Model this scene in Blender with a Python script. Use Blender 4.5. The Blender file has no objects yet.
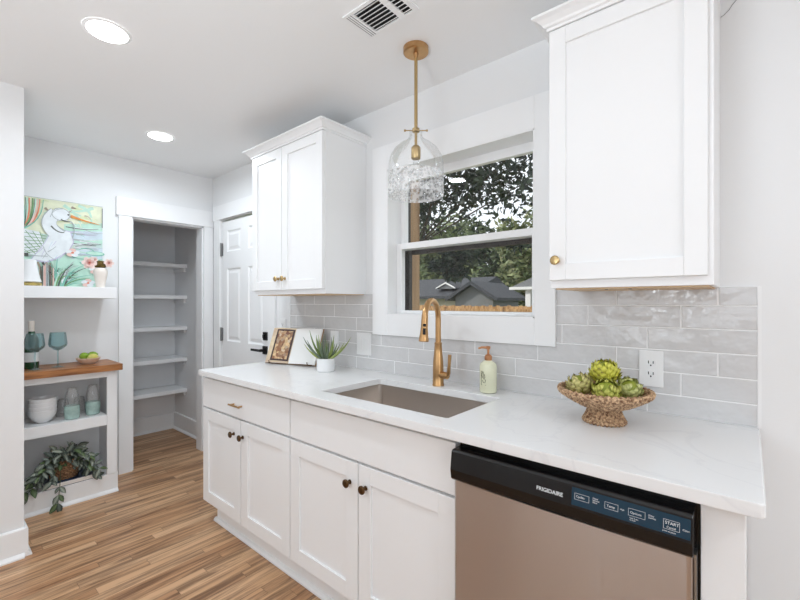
import bpy, bmesh, math, random
from mathutils import Vector, Matrix, Quaternion
R = math.radians
random.seed(7)
S = bpy.context.scene
COL = S.collection

# ------------------------------------------------------------------ camera, world, lights, exposure
cam_d = bpy.data.cameras.new('camera'); cam = bpy.data.objects.new('camera', cam_d); COL.objects.link(cam)
cam_d.sensor_width = 36.0; cam_d.lens = 36 * 410.48 / 800; cam_d.shift_y = 2.64 / 800
cam_d.clip_start = .03; cam_d.clip_end = 200
cam.location = (0, -1.7152, 1.3085); cam.rotation_euler = (R(90), 0, R(40.404))
S.camera = cam
S.view_settings.view_transform = 'Standard'; S.view_settings.look = 'None'
S.view_settings.gamma = 1.0; S.view_settings.use_curve_mapping = False
S.view_settings.exposure = -0.11

world = bpy.data.worlds.new('overcast_sky'); S.world = world; world.use_nodes = True
bg = world.node_tree.nodes['Background']
bg.inputs['Color'].default_value = (.90, .95, 1.0, 1); bg.inputs['Strength'].default_value = 1.4

def area_light(name, loc, rot, sx, sy, power, color=(1, 1, 1), shape='RECTANGLE', spread=None):
    l = bpy.data.lights.new(name, 'AREA'); l.shape = shape; l.size = sx
    if shape in ('RECTANGLE', 'ELLIPSE'): l.size_y = sy
    l.energy = power; l.color = color
    if spread: l.spread = R(spread)
    o = bpy.data.objects.new(name, l); COL.objects.link(o); o.location = loc; o.rotation_euler = rot
    return o
P_WIN, P_CAN = 22.0, 9.5
COOL, LAMP = (.88, .98, 1.07), (.885, .99, 1.085)
# rear window daylight and an added side fill, tilted up to brighten the ceiling
area_light('daylight_window_rear', (-.6, -4.62, 1.60), (R(90 + 50), 0, 0), 2.6, 1.3, P_WIN, COOL)
area_light('side_fill_light', (4.32, -2.7, 1.60), (R(90 + 50), 0, R(90)), 2.6, 1.3, P_WIN * 2.4, COOL)
# unseen upward lamp added behind the camera to brighten the ceiling, like bounced flash
area_light('ceiling_bounce_fill', (-.55, -2.3, 1.1), (R(180), 0, 0), .5, .5, 26.0, LAMP)
sun_d = bpy.data.lights.new('sun', 'SUN'); sun_d.energy = 2.6; sun_d.angle = R(3); sun_d.color = (1, .97, .9)
sun = bpy.data.objects.new('sun', sun_d); COL.objects.link(sun); sun.rotation_euler = Vector((.55, .55, -.63)).to_track_quat('-Z', 'Y').to_euler()

# ------------------------------------------------------------------ helpers
def lin(c):
    return tuple(((v / 255) / 12.92 if v / 255 <= .04045 else ((v / 255 + .055) / 1.055) ** 2.4) for v in c)

MATS = {}
def mat(name, rgb, rough=.5, metal=0.0, noise=0.0, nscale=8.0, bump=0.0, bscale=60.0, coat=0.0, trans=0.0, ior=1.45, spec=.5, rgb2=None, stretch=None):
    m = bpy.data.materials.new(name); m.use_nodes = True
    nt = m.node_tree; b = nt.nodes['Principled BSDF']
    c = lin(rgb)
    b.inputs['Base Color'].default_value = (*c, 1); b.inputs['Roughness'].default_value = rough
    b.inputs['Metallic'].default_value = metal; b.inputs['Coat Weight'].default_value = coat
    b.inputs['Transmission Weight'].default_value = trans; b.inputs['IOR'].default_value = ior
    b.inputs['Specular IOR Level'].default_value = spec
    tc = nt.nodes.new('ShaderNodeTexCoord'); mp = nt.nodes.new('ShaderNodeMapping')
    nt.links.new(tc.outputs['Object'], mp.inputs[0])
    if stretch: mp.inputs['Scale'].default_value = stretch
    if noise or rgb2:
        n = nt.nodes.new('ShaderNodeTexNoise'); n.inputs['Scale'].default_value = nscale; n.inputs['Detail'].default_value = 4
        nt.links.new(mp.outputs[0], n.inputs['Vector'])
        r = nt.nodes.new('ShaderNodeValToRGB')
        if rgb2: c1, c2 = c, lin(rgb2)
        else: c1 = tuple(max(0, v * (1 - noise)) for v in c); c2 = tuple(min(1, v * (1 + noise)) for v in c)
        r.color_ramp.elements[0].position = .35; r.color_ramp.elements[1].position = .65
        r.color_ramp.elements[0].color = (*c1, 1); r.color_ramp.elements[1].color = (*c2, 1)
        nt.links.new(n.outputs['Fac'], r.inputs[0]); nt.links.new(r.outputs[0], b.inputs['Base Color'])
    if bump:
        n2 = nt.nodes.new('ShaderNodeTexNoise'); n2.inputs['Scale'].default_value = bscale; n2.inputs['Detail'].default_value = 3
        nt.links.new(mp.outputs[0], n2.inputs['Vector'])
        bp = nt.nodes.new('ShaderNodeBump'); bp.inputs['Strength'].default_value = bump; bp.inputs['Distance'].default_value = .01
        nt.links.new(n2.outputs['Fac'], bp.inputs['Height']); nt.links.new(bp.outputs[0], b.inputs['Normal'])
    MATS[name] = m
    return m

def attr_mat(name, rough=.5, noise=.12, spec=.4):
    """colour per leaf / petal region stored on the mesh"""
    m = bpy.data.materials.new(name); m.use_nodes = True
    nt = m.node_tree; b = nt.nodes['Principled BSDF']; b.inputs['Roughness'].default_value = rough
    b.inputs['Specular IOR Level'].default_value = spec
    a = nt.nodes.new('ShaderNodeAttribute'); a.attribute_name = 'Col'
    tc = nt.nodes.new('ShaderNodeTexCoord'); n = nt.nodes.new('ShaderNodeTexNoise'); n.inputs['Scale'].default_value = 40
    nt.links.new(tc.outputs['Object'], n.inputs['Vector'])
    hs = nt.nodes.new('ShaderNodeHueSaturation')
    mr = nt.nodes.new('ShaderNodeMapRange'); mr.inputs['To Min'].default_value = 1 - noise; mr.inputs['To Max'].default_value = 1 + noise
    nt.links.new(n.outputs['Fac'], mr.inputs['Value']); nt.links.new(mr.outputs[0], hs.inputs['Value'])
    nt.links.new(a.outputs['Color'], hs.inputs['Color']); nt.links.new(hs.outputs[0], b.inputs['Base Color'])
    return m

def glass_mat(name, tint=(1, 1, 1), rough=0.0, crackle=0.0, haze=0.0, refl=1.0, base=.03):
    """thin clear glass: what is behind it plus a Fresnel reflection"""
    m = bpy.data.materials.new(name); m.use_nodes = True
    nt = m.node_tree; nt.nodes.remove(nt.nodes['Principled BSDF']); out = nt.nodes['Material Output']
    t = nt.nodes.new('ShaderNodeBsdfTransparent'); t.inputs[0].default_value = (*tint, 1)
    g = nt.nodes.new('ShaderNodeBsdfGlossy'); g.inputs['Roughness'].default_value = rough
    fr = nt.nodes.new('ShaderNodeLayerWeight'); fr.inputs['Blend'].default_value = .28
    mu = nt.nodes.new('ShaderNodeMath'); mu.operation = 'MULTIPLY_ADD'; mu.inputs[1].default_value = refl; mu.inputs[2].default_value = base
    nt.links.new(fr.outputs['Fresnel'], mu.inputs[0])
    mx = nt.nodes.new('ShaderNodeMixShader')
    nt.links.new(mu.outputs[0], mx.inputs[0]); nt.links.new(t.outputs[0], mx.inputs[1]); nt.links.new(g.outputs[0], mx.inputs[2])
    last = mx
    if crackle:
        tc = nt.nodes.new('ShaderNodeTexCoord'); v = nt.nodes.new('ShaderNodeTexVoronoi'); v.inputs['Scale'].default_value = 75
        nt.links.new(tc.outputs['Object'], v.inputs['Vector'])
        bp = nt.nodes.new('ShaderNodeBump'); bp.inputs['Strength'].default_value = 1.0; bp.inputs['Distance'].default_value = .02
        nt.links.new(v.outputs['Distance'], bp.inputs['Height']); nt.links.new(bp.outputs[0], g.inputs['Normal']); nt.links.new(bp.outputs[0], fr.inputs['Normal'])
    if haze:
        d = nt.nodes.new('ShaderNodeBsdfDiffuse'); d.inputs[0].default_value = (*tint, 1)
        m2 = nt.nodes.new('ShaderNodeMixShader'); m2.inputs[0].default_value = haze
        if crackle:
            rp = nt.nodes.new('ShaderNodeValToRGB'); rp.color_ramp.elements[0].position = .25; rp.color_ramp.elements[1].position = .7
            rp.color_ramp.elements[0].color = (haze * .3,) * 3 + (1,); rp.color_ramp.elements[1].color = (min(1, haze * 2),) * 3 + (1,)
            nt.links.new(v.outputs['Distance'], rp.inputs[0]); nt.links.new(rp.outputs[0], m2.inputs[0])
        nt.links.new(mx.outputs[0], m2.inputs[1]); nt.links.new(d.outputs[0], m2.inputs[2]); last = m2
    nt.links.new(last.outputs[0], out.inputs['Surface'])
    return m

def root_loc(o):
    v = Vector((0, 0, 0))
    while o is not None:
        v += o.location; o = o.parent
    return v

class MB:
    def __init__(s):
        s.bm = bmesh.new(); s.mi = 0; s.cl = None; s.cur = None
    def color(s, c):
        if s.cl is None: s.cl = s.bm.loops.layers.float_color.new('Col')
        s.cur = (*lin(c), 1.0) if c else None
        return s
    def face(s, vs, col=None):
        try: f = s.bm.faces.new(vs)
        except ValueError: return None
        f.material_index = s.mi
        if s.cl is not None:
            for i, l in enumerate(f.loops):
                c = col[i] if col else s.cur
                if c: l[s.cl] = c
        return f
    def poly(s, pts): return s.face([s.bm.verts.new(p) for p in pts])
    def box(s, x0, x1, y0, y1, z0, z1):
        v = [s.bm.verts.new((x, y, z)) for z in (z0, z1) for y in (y0, y1) for x in (x0, x1)]
        for q in ((0, 2, 3, 1), (4, 5, 7, 6), (0, 1, 5, 4), (2, 6, 7, 3), (0, 4, 6, 2), (1, 3, 7, 5)): s.face([v[i] for i in q])
        return s
    def obox(s, M, a, b, c):
        """box of half sizes a b c in frame M"""
        v = [s.bm.verts.new(M @ Vector((x, y, z))) for z in (-c, c) for y in (-b, b) for x in (-a, a)]
        for q in ((0, 2, 3, 1), (4, 5, 7, 6), (0, 1, 5, 4), (2, 6, 7, 3), (0, 4, 6, 2), (1, 3, 7, 5)): s.face([v[i] for i in q])
        return s
    def prism(s, poly, axis, a, b):
        """poly of 2D points, extruded along axis (0:x -> (y,z), 1:y -> (x,z), 2:z -> (x,y))"""
        def P(p, t): return [(t, p[0], p[1]), (p[0], t, p[1]), (p[0], p[1], t)][axis]
        A = [s.bm.verts.new(P(p, a)) for p in poly]; B = [s.bm.verts.new(P(p, b)) for p in poly]
        n = len(poly)
        s.face(A[::-1]); s.face(B)
        for i in range(n): s.face([A[i], A[(i + 1) % n], B[(i + 1) % n], B[i]])
        return s
    def rings(s, rs, cap0=True, cap1=True, closed=True):
        V = [[s.bm.verts.new(p) for p in r] for r in rs]
        n = len(rs[0])
        for i in range(len(V) - 1):
            for j in range(n if closed else n - 1):
                s.face([V[i][j], V[i][(j + 1) % n], V[i + 1][(j + 1) % n], V[i + 1][j]])
        if cap0: s.face(V[0][::-1])
        if cap1: s.face(V[-1])
        return s
    def lathe(s, prof, c=(0, 0, 0), seg=32, M=None, cap0=True, cap1=True):
        rs = []
        for r, z in prof:
            r = max(r, 1e-4)
            ring = []
            for j in range(seg):
                a = 2 * math.pi * j / seg
                p = Vector((r * math.cos(a), r * math.sin(a), z))
                ring.append((M @ p) if M else p + Vector(c))
            rs.append(ring)
        return s.rings(rs, cap0, cap1)
    def tube(s, pts, r, seg=10, caps=True):
        pts = [Vector(p) for p in pts]
        rr = r if isinstance(r, (list, tuple)) else [r] * len(pts)
        t0 = (pts[1] - pts[0]).normalized()
        n = t0.orthogonal().normalized(); rs = []
        for i, p in enumerate(pts):
            t = (pts[min(i + 1, len(pts) - 1)] - pts[max(i - 1, 0)]).normalized()
            n = (n - t * n.dot(t)).normalized(); b = t.cross(n)
            rs.append([p + (n * math.cos(2 * math.pi * j / seg) + b * math.sin(2 * math.pi * j / seg)) * rr[i] for j in range(seg)])
        return s.rings(rs, caps, caps)
    def build(s, name, m, parent=None, bev=0, smooth=35, loc=None):
        bmesh.ops.recalc_face_normals(s.bm, faces=s.bm.faces[:])
        me = bpy.data.meshes.new(name); s.bm.to_mesh(me); s.bm.free()
        o = bpy.data.objects.new(name, me); COL.objects.link(o)
        off = Vector((0, 0, 0))
        if parent is not None:
            o.parent = parent; off = root_loc(parent)
        if loc is not None: o.location = Vector(loc) - off; off = Vector(loc)
        me.transform(Matrix.Translation(-off))
        for mm in (m if isinstance(m, (list, tuple)) else [m]): me.materials.append(mm)
        if smooth:
            me.shade_smooth(); me.set_sharp_from_angle(angle=R(smooth))
        if bev:
            b = o.modifiers.new('bevel', 'BEVEL'); b.width = bev; b.segments = 2; b.limit_method = 'ANGLE'; b.angle_limit = R(40)
        return o

def tag(o, label, cat, group=None, kind=None):
    o['label'] = label; o['category'] = cat
    if group: o['group'] = group
    if kind: o['kind'] = kind
    return o
def thing(name, label, cat, loc, group=None):
    o = bpy.data.objects.new(name, None); COL.objects.link(o); o.location = loc; o.empty_display_size = .05
    return tag(o, label, cat, group)
def struct(o): o['kind'] = 'structure'; return o
def setlabel(o, l): o['label'] = l; return o

def arc(c, r, a0, a1, n, u=(1, 0, 0), v=(0, 0, 1)):
    u, v, c = Vector(u), Vector(v), Vector(c)
    return [c + (u * math.cos(R(a0 + (a1 - a0) * i / n)) + v * math.sin(R(a0 + (a1 - a0) * i / n))) * r for i in range(n + 1)]
def rrect(x0, x1, y0, y1, r, n=5):
    p = []
    for cx, cy, a in ((x1 - r, y1 - r, 0), (x0 + r, y1 - r, 90), (x0 + r, y0 + r, 180), (x1 - r, y0 + r, 270)):
        for i in range(n + 1):
            t = R(a + 90 * i / n); p.append((cx + r * math.cos(t), cy + r * math.sin(t)))
    return p

# ------------------------------------------------------------------ materials
M = {}
M['wall'] = mat('wall_paint', (237, 237, 237), .6, bump=.03, bscale=150)
M['ceil'] = mat('ceiling_paint', (246, 246, 246), .75, bump=.03, bscale=120)
M['trim'] = mat('trim_paint', (244, 244, 244), .35)
M['cab'] = mat('cabinet_paint', (243, 243, 243), .32)
M['pantry'] = mat('pantry_paint', (245, 245, 246), .6)
M['shelfpaint'] = mat('shelf_paint', (246, 246, 246), .4)
M['brass'] = mat('brushed_brass', (194, 154, 108), .3, 1.0, noise=.08, nscale=20)
M['brassd'] = mat('aged_brass', (190, 164, 118), .3, 1.0)
M['bronze'] = mat('dark_bronze', (96, 74, 52), .32, 1.0)
M['nickel'] = mat('brushed_nickel', (160, 160, 160), .35, 1.0)
M['black'] = mat('black_metal', (20, 20, 21), .35)
M['blackp'] = mat('black_plastic', (14, 13, 14), .22)
M['touch'] = mat('touch_strip_painted_sky', (26, 54, 72), .12)  # teal of the reflected sky is put into the strip's base colour
M['ink'] = mat('white_print', (225, 230, 232), .5)
M['plate'] = mat('white_plastic', (238, 238, 238), .35)
M['porc'] = mat('white_ceramic', (240, 240, 240), .2)
M['soil'] = mat('soil', (60, 45, 35), .9, noise=.3, nscale=60)
M['maple'] = mat('raw_maple_underside', (214, 184, 146), .5, noise=.05, nscale=4, stretch=(1, 12, 12))
M['gold'] = mat('gold_leaf', (190, 170, 105), .35, .8, noise=.25, nscale=60)
M['emit'] = bpy.data.materials.new('lamp_diffuser'); M['emit'].use_nodes = True
_b = M['emit'].node_tree.nodes['Principled BSDF']; _b.inputs['Emission Color'].default_value = (1, 1, .99, 1); _b.inputs['Emission Strength'].default_value = 14.0

def quartz():
    m = mat('white_quartz', (238, 238, 238), .22)
    nt = m.node_tree; b = nt.nodes['Principled BSDF']
    tc = nt.nodes.new('ShaderNodeTexCoord'); n = nt.nodes.new('ShaderNodeTexNoise'); n.inputs['Scale'].default_value = 2.2; n.inputs['Detail'].default_value = 8; n.inputs['Distortion'].default_value = 1.2
    nt.links.new(tc.outputs['Object'], n.inputs['Vector'])
    r = nt.nodes.new('ShaderNodeValToRGB'); e = r.color_ramp.elements
    e[0].position = .485; e[0].color = (*lin((240, 240, 240)), 1); e[1].position = .515; e[1].color = (*lin((240, 240, 240)), 1)
    k = e.new(.5); k.color = (*lin((234, 234, 235)), 1)
    nt.links.new(n.outputs['Fac'], r.inputs[0]); nt.links.new(r.outputs[0], b.inputs['Base Color'])
    return m
M['quartz'] = quartz()

def oak_floor():
    m = bpy.data.materials.new('oak_strip_floor'); m.use_nodes = True
    nt = m.node_tree; b = nt.nodes['Principled BSDF']; N = nt.nodes.new; L = nt.links.new
    def mth(op, *v):
        n_ = N('ShaderNodeMath'); n_.operation = op
        for i, q in enumerate(v):
            if isinstance(q, (int, float)): n_.inputs[i].default_value = q
            else: L(q, n_.inputs[i])
        return n_.outputs[0]
    tc = N('ShaderNodeTexCoord'); sp = N('ShaderNodeSeparateXYZ'); L(tc.outputs['Object'], sp.inputs[0])
    xs_ = mth('DIVIDE', sp.outputs['X'], .057); row = mth('FLOOR', xs_); fx = mth('SUBTRACT', xs_, row)
    wn = N('ShaderNodeTexWhiteNoise'); wn.noise_dimensions = '1D'; L(row, wn.inputs['W'])
    ys_ = mth('ADD', mth('DIVIDE', sp.outputs['Y'], .95), mth('MULTIPLY', wn.outputs['Value'], 7.31)); colm = mth('FLOOR', ys_); fy = mth('SUBTRACT', ys_, colm)
    cb = N('ShaderNodeCombineXYZ'); L(row, cb.inputs[0]); L(colm, cb.inputs[1])
    w2 = N('ShaderNodeTexWhiteNoise'); w2.noise_dimensions = '2D'; L(cb.outputs[0], w2.inputs['Vector'])
    edge = mth('MAXIMUM', mth('GREATER_THAN', mth('ABSOLUTE', mth('SUBTRACT', fx, .5)), .484), mth('GREATER_THAN', mth('ABSOLUTE', mth('SUBTRACT', fy, .5)), .4988))
    rp = N('ShaderNodeValToRGB'); e = rp.color_ramp.elements
    e[0].color = (*lin((172, 129, 93)), 1); e[1].color = (*lin((208, 170, 133)), 1)
    k = e.new(.5); k.color = (*lin((194, 153, 115)), 1)
    L(w2.outputs['Value'], rp.inputs[0])
    mp = N('ShaderNodeMapping'); mp.inputs['Scale'].default_value = (38, 1.9, 1); L(tc.outputs['Object'], mp.inputs[0])
    ad = N('ShaderNodeVectorMath'); ad.operation = 'MULTIPLY_ADD'; ad.inputs[1].default_value = (9, 17, 5); L(w2.outputs['Color'], ad.inputs[0]); L(mp.outputs[0], ad.inputs[2])
    ns = N('ShaderNodeTexNoise'); ns.inputs['Scale'].default_value = 1; ns.inputs['Detail'].default_value = 7; ns.inputs['Roughness'].default_value = .66; ns.inputs['Distortion'].default_value = .6
    L(ad.outputs[0], ns.inputs['Vector'])
    g = N('ShaderNodeValToRGB'); g.color_ramp.elements[0].position = .38; g.color_ramp.elements[0].color = (.26, .20, .15, 1); g.color_ramp.elements[1].position = .56; g.color_ramp.elements[1].color = (1.12, 1.1, 1.08, 1)
    L(ns.outputs['Fac'], g.inputs[0])
    mx = N('ShaderNodeMix'); mx.data_type = 'RGBA'; mx.blend_type = 'MULTIPLY'; mx.inputs['Factor'].default_value = .8
    L(rp.outputs[0], mx.inputs['A']); L(g.outputs[0], mx.inputs['B'])
    m2 = N('ShaderNodeMix'); m2.data_type = 'RGBA'; L(mth('MULTIPLY', edge, .5), m2.inputs['Factor']); L(mx.outputs['Result'], m2.inputs['A']); m2.inputs['B'].default_value = (*lin((58, 36, 24)), 1)
    L(m2.outputs['Result'], b.inputs['Base Color']); b.inputs['Roughness'].default_value = .38
    bp = N('ShaderNodeBump'); bp.inputs['Strength'].default_value = .05; bp.inputs['Distance'].default_value = .003; L(ns.outputs['Fac'], bp.inputs['Height']); L(bp.outputs[0], b.inputs['Normal'])
    return m
M['floor'] = oak_floor()

def steel(name, rgb, rough, stretch, aniso=None):
    m = mat(name, rgb, rough, 1.0)
    nt = m.node_tree; b = nt.nodes['Principled BSDF']
    tc = nt.nodes.new('ShaderNodeTexCoord'); mp = nt.nodes.new('ShaderNodeMapping'); mp.inputs['Scale'].default_value = stretch
    n = nt.nodes.new('ShaderNodeTexNoise'); n.inputs['Scale'].default_value = 3; n.inputs['Detail'].default_value = 3
    nt.links.new(tc.outputs['Object'], mp.inputs[0]); nt.links.new(mp.outputs[0], n.inputs['Vector'])
    tg = nt.nodes.new('ShaderNodeTangent'); tg.direction_type = 'RADIAL'; tg.axis = aniso or 'Z'
    if aniso: b.inputs['Anisotropic'].default_value = .9; nt.links.new(tg.outputs[0], b.inputs['Tangent'])
    r = nt.nodes.new('ShaderNodeMapRange'); r.inputs['To Min'].default_value = rough * .8; r.inputs['To Max'].default_value = rough * 1.25
    nt.links.new(n.outputs['Fac'], r.inputs['Value']); nt.links.new(r.outputs[0], b.inputs['Roughness'])
    return m
M['steel'] = steel('stainless_steel', (194, 187, 183), .3, (60, 60, 1), 'X')
M['sink'] = steel('sink_steel', (205, 196, 188), .36, (1, 60, 60))

def wood(name, a, b_, scale=(3, 40, 40), rough=.4):
    m = mat(name, a, rough, noise=.1, nscale=1.6, rgb2=b_, stretch=scale, bump=.05, bscale=3); return m
M['butcher'] = wood('butcher_block_wood', (122, 74, 40), (186, 126, 76), (26, 3, 26))

def tile_mat():
    m = mat('glazed_grey_tile', (212, 211, 211), .1, noise=.03, nscale=5, bump=1.0, bscale=11)
    return m
M['tile'] = tile_mat(); M['grout'] = mat('pale_grout', (246, 246, 246), .8)
M['pane'] = glass_mat('window_glass', (1, 1, 1), 0, refl=.22, base=.012)
M['shade'] = glass_mat('clear_lamp_glass', (.99, .995, .995), .02, haze=.03, refl=.4, base=.01)
M['crackle'] = glass_mat('crackled_lamp_glass', (.985, .99, .995), .08, crackle=1, haze=.24, refl=.35, base=.01)
M['tealglass'] = glass_mat('smoky_teal_glass', (.80, .905, .915), .02, refl=.55, haze=.05, base=.02)
M['clearglass'] = glass_mat('clear_drinking_glass', (.995, .995, .993), .02, refl=.45, haze=.09, base=.015)
M['pressed'] = mat('pressed_teal_glass', (206, 234, 226), .15, noise=.12, nscale=30, bump=.5, bscale=60, trans=.35)
M['bottleglass'] = mat('dark_green_bottle_glass', (26, 70, 44), .08, coat=.3)
M['soapliq'] = mat('pale_green_soap', (238, 238, 208), .2, trans=.08, coat=.4)
M['leaf'] = attr_mat('leaf_surface', .45)
M['petal'] = attr_mat('bract_surface', .5)
M['matleaf'] = attr_mat('tree_leaf_surface', .55, .2)

# ------------------------------------------------------------------ structure
XB, XS, YS, ZC = -3.665, -2.856, -1.359, 2.418       # back wall, stub wall face, stub end, ceiling
struct(MB().box(-4.9, 4.42, -4.75, .16, -.12, 0).build('floor', M['floor'], smooth=0))
struct(MB().box(-4.9, 4.42, -4.75, .16, ZC, ZC + .12).build('ceiling', M['ceil'], smooth=0))
# window wall (Y = 0), with window and door holes
WX0, WX1, WZ0, WZ1 = -1.538, -.695, 1.243, 2.048
DX0, DX1, DZ1 = -3.508, -2.745, 2.026
w = MB(); T = .16
w.box(XB - .11, DX0, 0, T, 0, ZC); w.box(DX0, DX1, 0, T, DZ1, ZC); w.box(DX1, WX0, 0, T, 0, ZC)
w.box(WX0, WX1, 0, T, 0, WZ0); w.box(WX0, WX1, 0, T, WZ1, ZC); w.box(WX1, 4.42, 0, T, 0, ZC)
struct(w.build('wall_right', M['wall'], smooth=0))
# back wall with the pantry opening
PY0, PY1, PZ = -.635, -.085, 1.976
w = MB(); w.box(XB - .11, XB, -1.6, PY0, 0, ZC); w.box(XB - .11, XB, PY0, PY1, PZ, ZC); w.box(XB - .11, XB, PY1, 0, 0, ZC)
struct(w.build('wall_back', M['wall'], smooth=0))
struct(MB().box(-4.72, -4.60, -1.1, .036, 0, ZC).build('wall_pantry_back', M['pantry'], smooth=0))
struct(MB().box(-4.60, XB - .11, -1.1, -1.0, 0, ZC).build('wall_pantry_left', M['pantry'], smooth=0))
struct(MB().box(-4.72, XB - .11, .036, .15, 0, ZC).build('wall_pantry_right', M['pantry'], smooth=0))
struct(MB().box(XB - .11, XS, -4.75, YS, 0, ZC).build('wall_left', M['wall'], smooth=0))
# rest of the room behind the photographer: two walls with wide openings to the daylight
w = MB(); w.box(XS, -2.3, -4.75, -4.6, 0, ZC); w.box(-2.05, -1.9, -4.75, -4.6, 0, ZC); w.box(.7, 4.42, -4.75, -4.6, 0, ZC)
w.box(-2.3, -2.05, -4.75, -4.6, 2.1, ZC); w.box(-2.3, -2.05, -4.75, -4.6, 0, .1); w.box(-1.9, .7, -4.75, -4.6, 2.28, ZC); w.box(-1.9, .7, -4.75, -4.6, 0, .92)
struct(w.build('wall_front', M['wall'], smooth=0))
w = MB(); w.box(4.3, 4.42, -4.6, -4.05, 0, ZC); w.box(4.3, 4.42, -1.35, 0, 0, ZC); w.box(4.3, 4.42, -4.05, -1.35, 2.28, ZC); w.box(4.3, 4.42, -4.05, -1.35, 0, .92)
struct(w.build('wall_side', M['wall'], smooth=0))

def base_profile(h=.148): return [(0, 0), (.03, 0), (.03, .008), (.018, .022), (.015, .022), (.015, h - .006), (.011, h), (0, h)]
b = MB()
b.prism([(XS + p[0], p[1]) for p in base_profile()], 1, -4.6, YS)
b.prism([(YS + p[0], p[1]) for p in base_profile()], 0, -3.30, XS + .015)
struct(b.build('baseboard_left', M['trim'], smooth=0))
b = MB()
b.prism([(-4.60 + p[0], p[1]) for p in base_profile(.165)], 1, -1.0, .036)
b.prism([(.036 - p[0], p[1]) for p in base_profile(.165)], 0, -4.6, XB - .112)
struct(b.build('baseboard_pantry', M['trim'], smooth=0))

# pantry casing
t = MB()
t.box(XB, XB + .02, -.726, PY0, 0, PZ); t.box(XB, XB + .02, PY1, -.006, 0, PZ)
t.box(XB, XB + .026, -.742, -.004, PZ, 2.116)
t.box(XB - .112, XB, PY1 - .012, PY1, 0, PZ); t.box(XB - .112, XB, PY0, PY0 + .012, 0, PZ); t.box(XB - .112, XB, PY0, PY1, PZ - .012, PZ)
struct(t.build('trim_1', M['trim'], bev=.0015, smooth=0))

# door in the window wall
t = MB()
t.box(-3.604, DX0, -.018, 0, 0, DZ1); t.box(DX1, -2.655, -.018, 0, 0, DZ1); t.box(-3.618, -2.64, -.024, 0, DZ1, 2.15)
t.box(DX0, DX0 + .006, 0, .12, 0, DZ1); t.box(DX1 - .006, DX1, 0, .12, 0, DZ1); t.box(DX0, DX1, .0, .12, DZ1 - .004, DZ1)
struct(t.build('trim_2', M['trim'], bev=.0015, smooth=0))
door = bpy.data.objects.new('door_1', None); COL.objects.link(door); door.location = (-3.127, .02, 0); door['kind'] = 'structure'
d = MB(); x0, x1, zt = DX0 + .012, DX1 - .012, DZ1 - .022
cols = [(x0 + .085, x0 + .085 + .225), (x1 - .085 - .225, x1 - .085)]
rows = [(.2, .76), (.98, 1.6), (1.745, 1.925)]
xs = sorted({x0, x1, *[c for q in cols for c in q]}); zs = sorted({.01, zt, *[c for q in rows for c in q]})
for i in range(len(xs) - 1):
    for j in range(len(zs) - 1):
        a, bq, c, e = xs[i], xs[i + 1], zs[j], zs[j + 1]
        if (a, bq) in cols and (c, e) in rows:
            def ring(o, y): return [(a + o, y, c + o), (bq - o, y, c + o), (bq - o, y, e - o), (a + o, y, e - o)]
            d.rings([ring(0, .004), ring(.012, .014), ring(.022, .014), ring(.042, .007)], False, True)
        else: d.poly([(a, .004, c), (bq, .004, c), (bq, .004, e), (a, .004, e)])
d.box(x0, x1, .018, .045, .01, zt)
d.build('door_panel', M['trim'], door, smooth=0)
for zh in (.28, 1.035, 1.768):
    h = MB(); h.box(x0 - .012, x0 + .02, -.001, .0045, zh - .055, zh + .055); h.lathe([(.007, -.058), (.007, .058)], (x0 - .002, -.006, zh), 12)
    h.build('hinge', M['nickel'], door, smooth=30)
h = MB(); h.box(-2.832, -2.775, -.008, .004, 1.022, 1.085); h.box(-2.815, -2.792, -.022, -.008, 1.04, 1.067); h.build('deadbolt', M['black'], door, bev=.003)
h = MB(); h.box(-2.836, -2.773, -.008, .004, .915, .978); h.lathe([(.011, 0), (.011, .045)], M=Matrix.Translation((-2.805, -.006, .947)) @ Matrix.Rotation(R(90), 4, 'X'), seg=14)
h.box(-2.925, -2.793, -.056, -.042, .938, .956); h.build('door_lever', M['black'], door, bev=.003)

# ------------------------------------------------------------------ window
win = bpy.data.objects.new('window_1', None); COL.objects.link(win); win.location = (-1.116, .05, WZ0); win['kind'] = 'structure'
c = MB(); cx0, cx1, cz0, cz1 = -1.651, -.606, 1.127, 2.189
c.box(cx0, WX0, -.021, 0, cz0, cz1); c.box(WX1, cx1, -.021, 0, cz0, cz1); c.box(WX0, WX1, -.021, 0, WZ1, cz1); c.box(WX0, WX1, -.021, 0, cz0, WZ0)
c.build('window_casing', M['trim'], win, bev=.002, smooth=0)
c = MB(); c.box(WX0, WX0 + .006, -.02, .15, WZ0, WZ1); c.box(WX1 - .006, WX1, -.02, .15, WZ0, WZ1); c.box(WX0, WX1, -.02, .15, WZ1 - .006, WZ1); c.box(WX0, WX1, -.02, .15, WZ0, WZ0 + .005)
c.build('window_jamb', M['trim'], win, smooth=0)
def sash(name, y0, y1, z0, z1, top, bot, side):
    s_ = MB(); a, b2 = WX0 + .006, WX1 - .006
    s_.box(a, a + side, y0, y1, z0, z1); s_.box(b2 - side, b2, y0, y1, z0, z1); s_.box(a + side, b2 - side, y0, y1, z1 - top, z1); s_.box(a + side, b2 - side, y0, y1, z0, z0 + bot)
    o = s_.build(name, M['trim'], win, bev=.002, smooth=0)
    g = MB(); ym = (y0 + y1) / 2; g.box(a + side - .002, b2 - side + .002, ym - .002, ym + .002, z0 + bot - .002, z1 - top + .002)
    g.build('glass_pane', M['pane'], o, smooth=0)
sash('lower_sash', .055, .088, WZ0 + .005, 1.642, .034, .017, .036)
sash('upper_sash', .094, .125, 1.608, WZ1 - .006, .045, .03, .03)
M['darkframe'] = mat('dark_bronze_frame', (50, 44, 40), .5)
e = MB(); a, b2 = WX0 + .006, WX1 - .006
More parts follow.
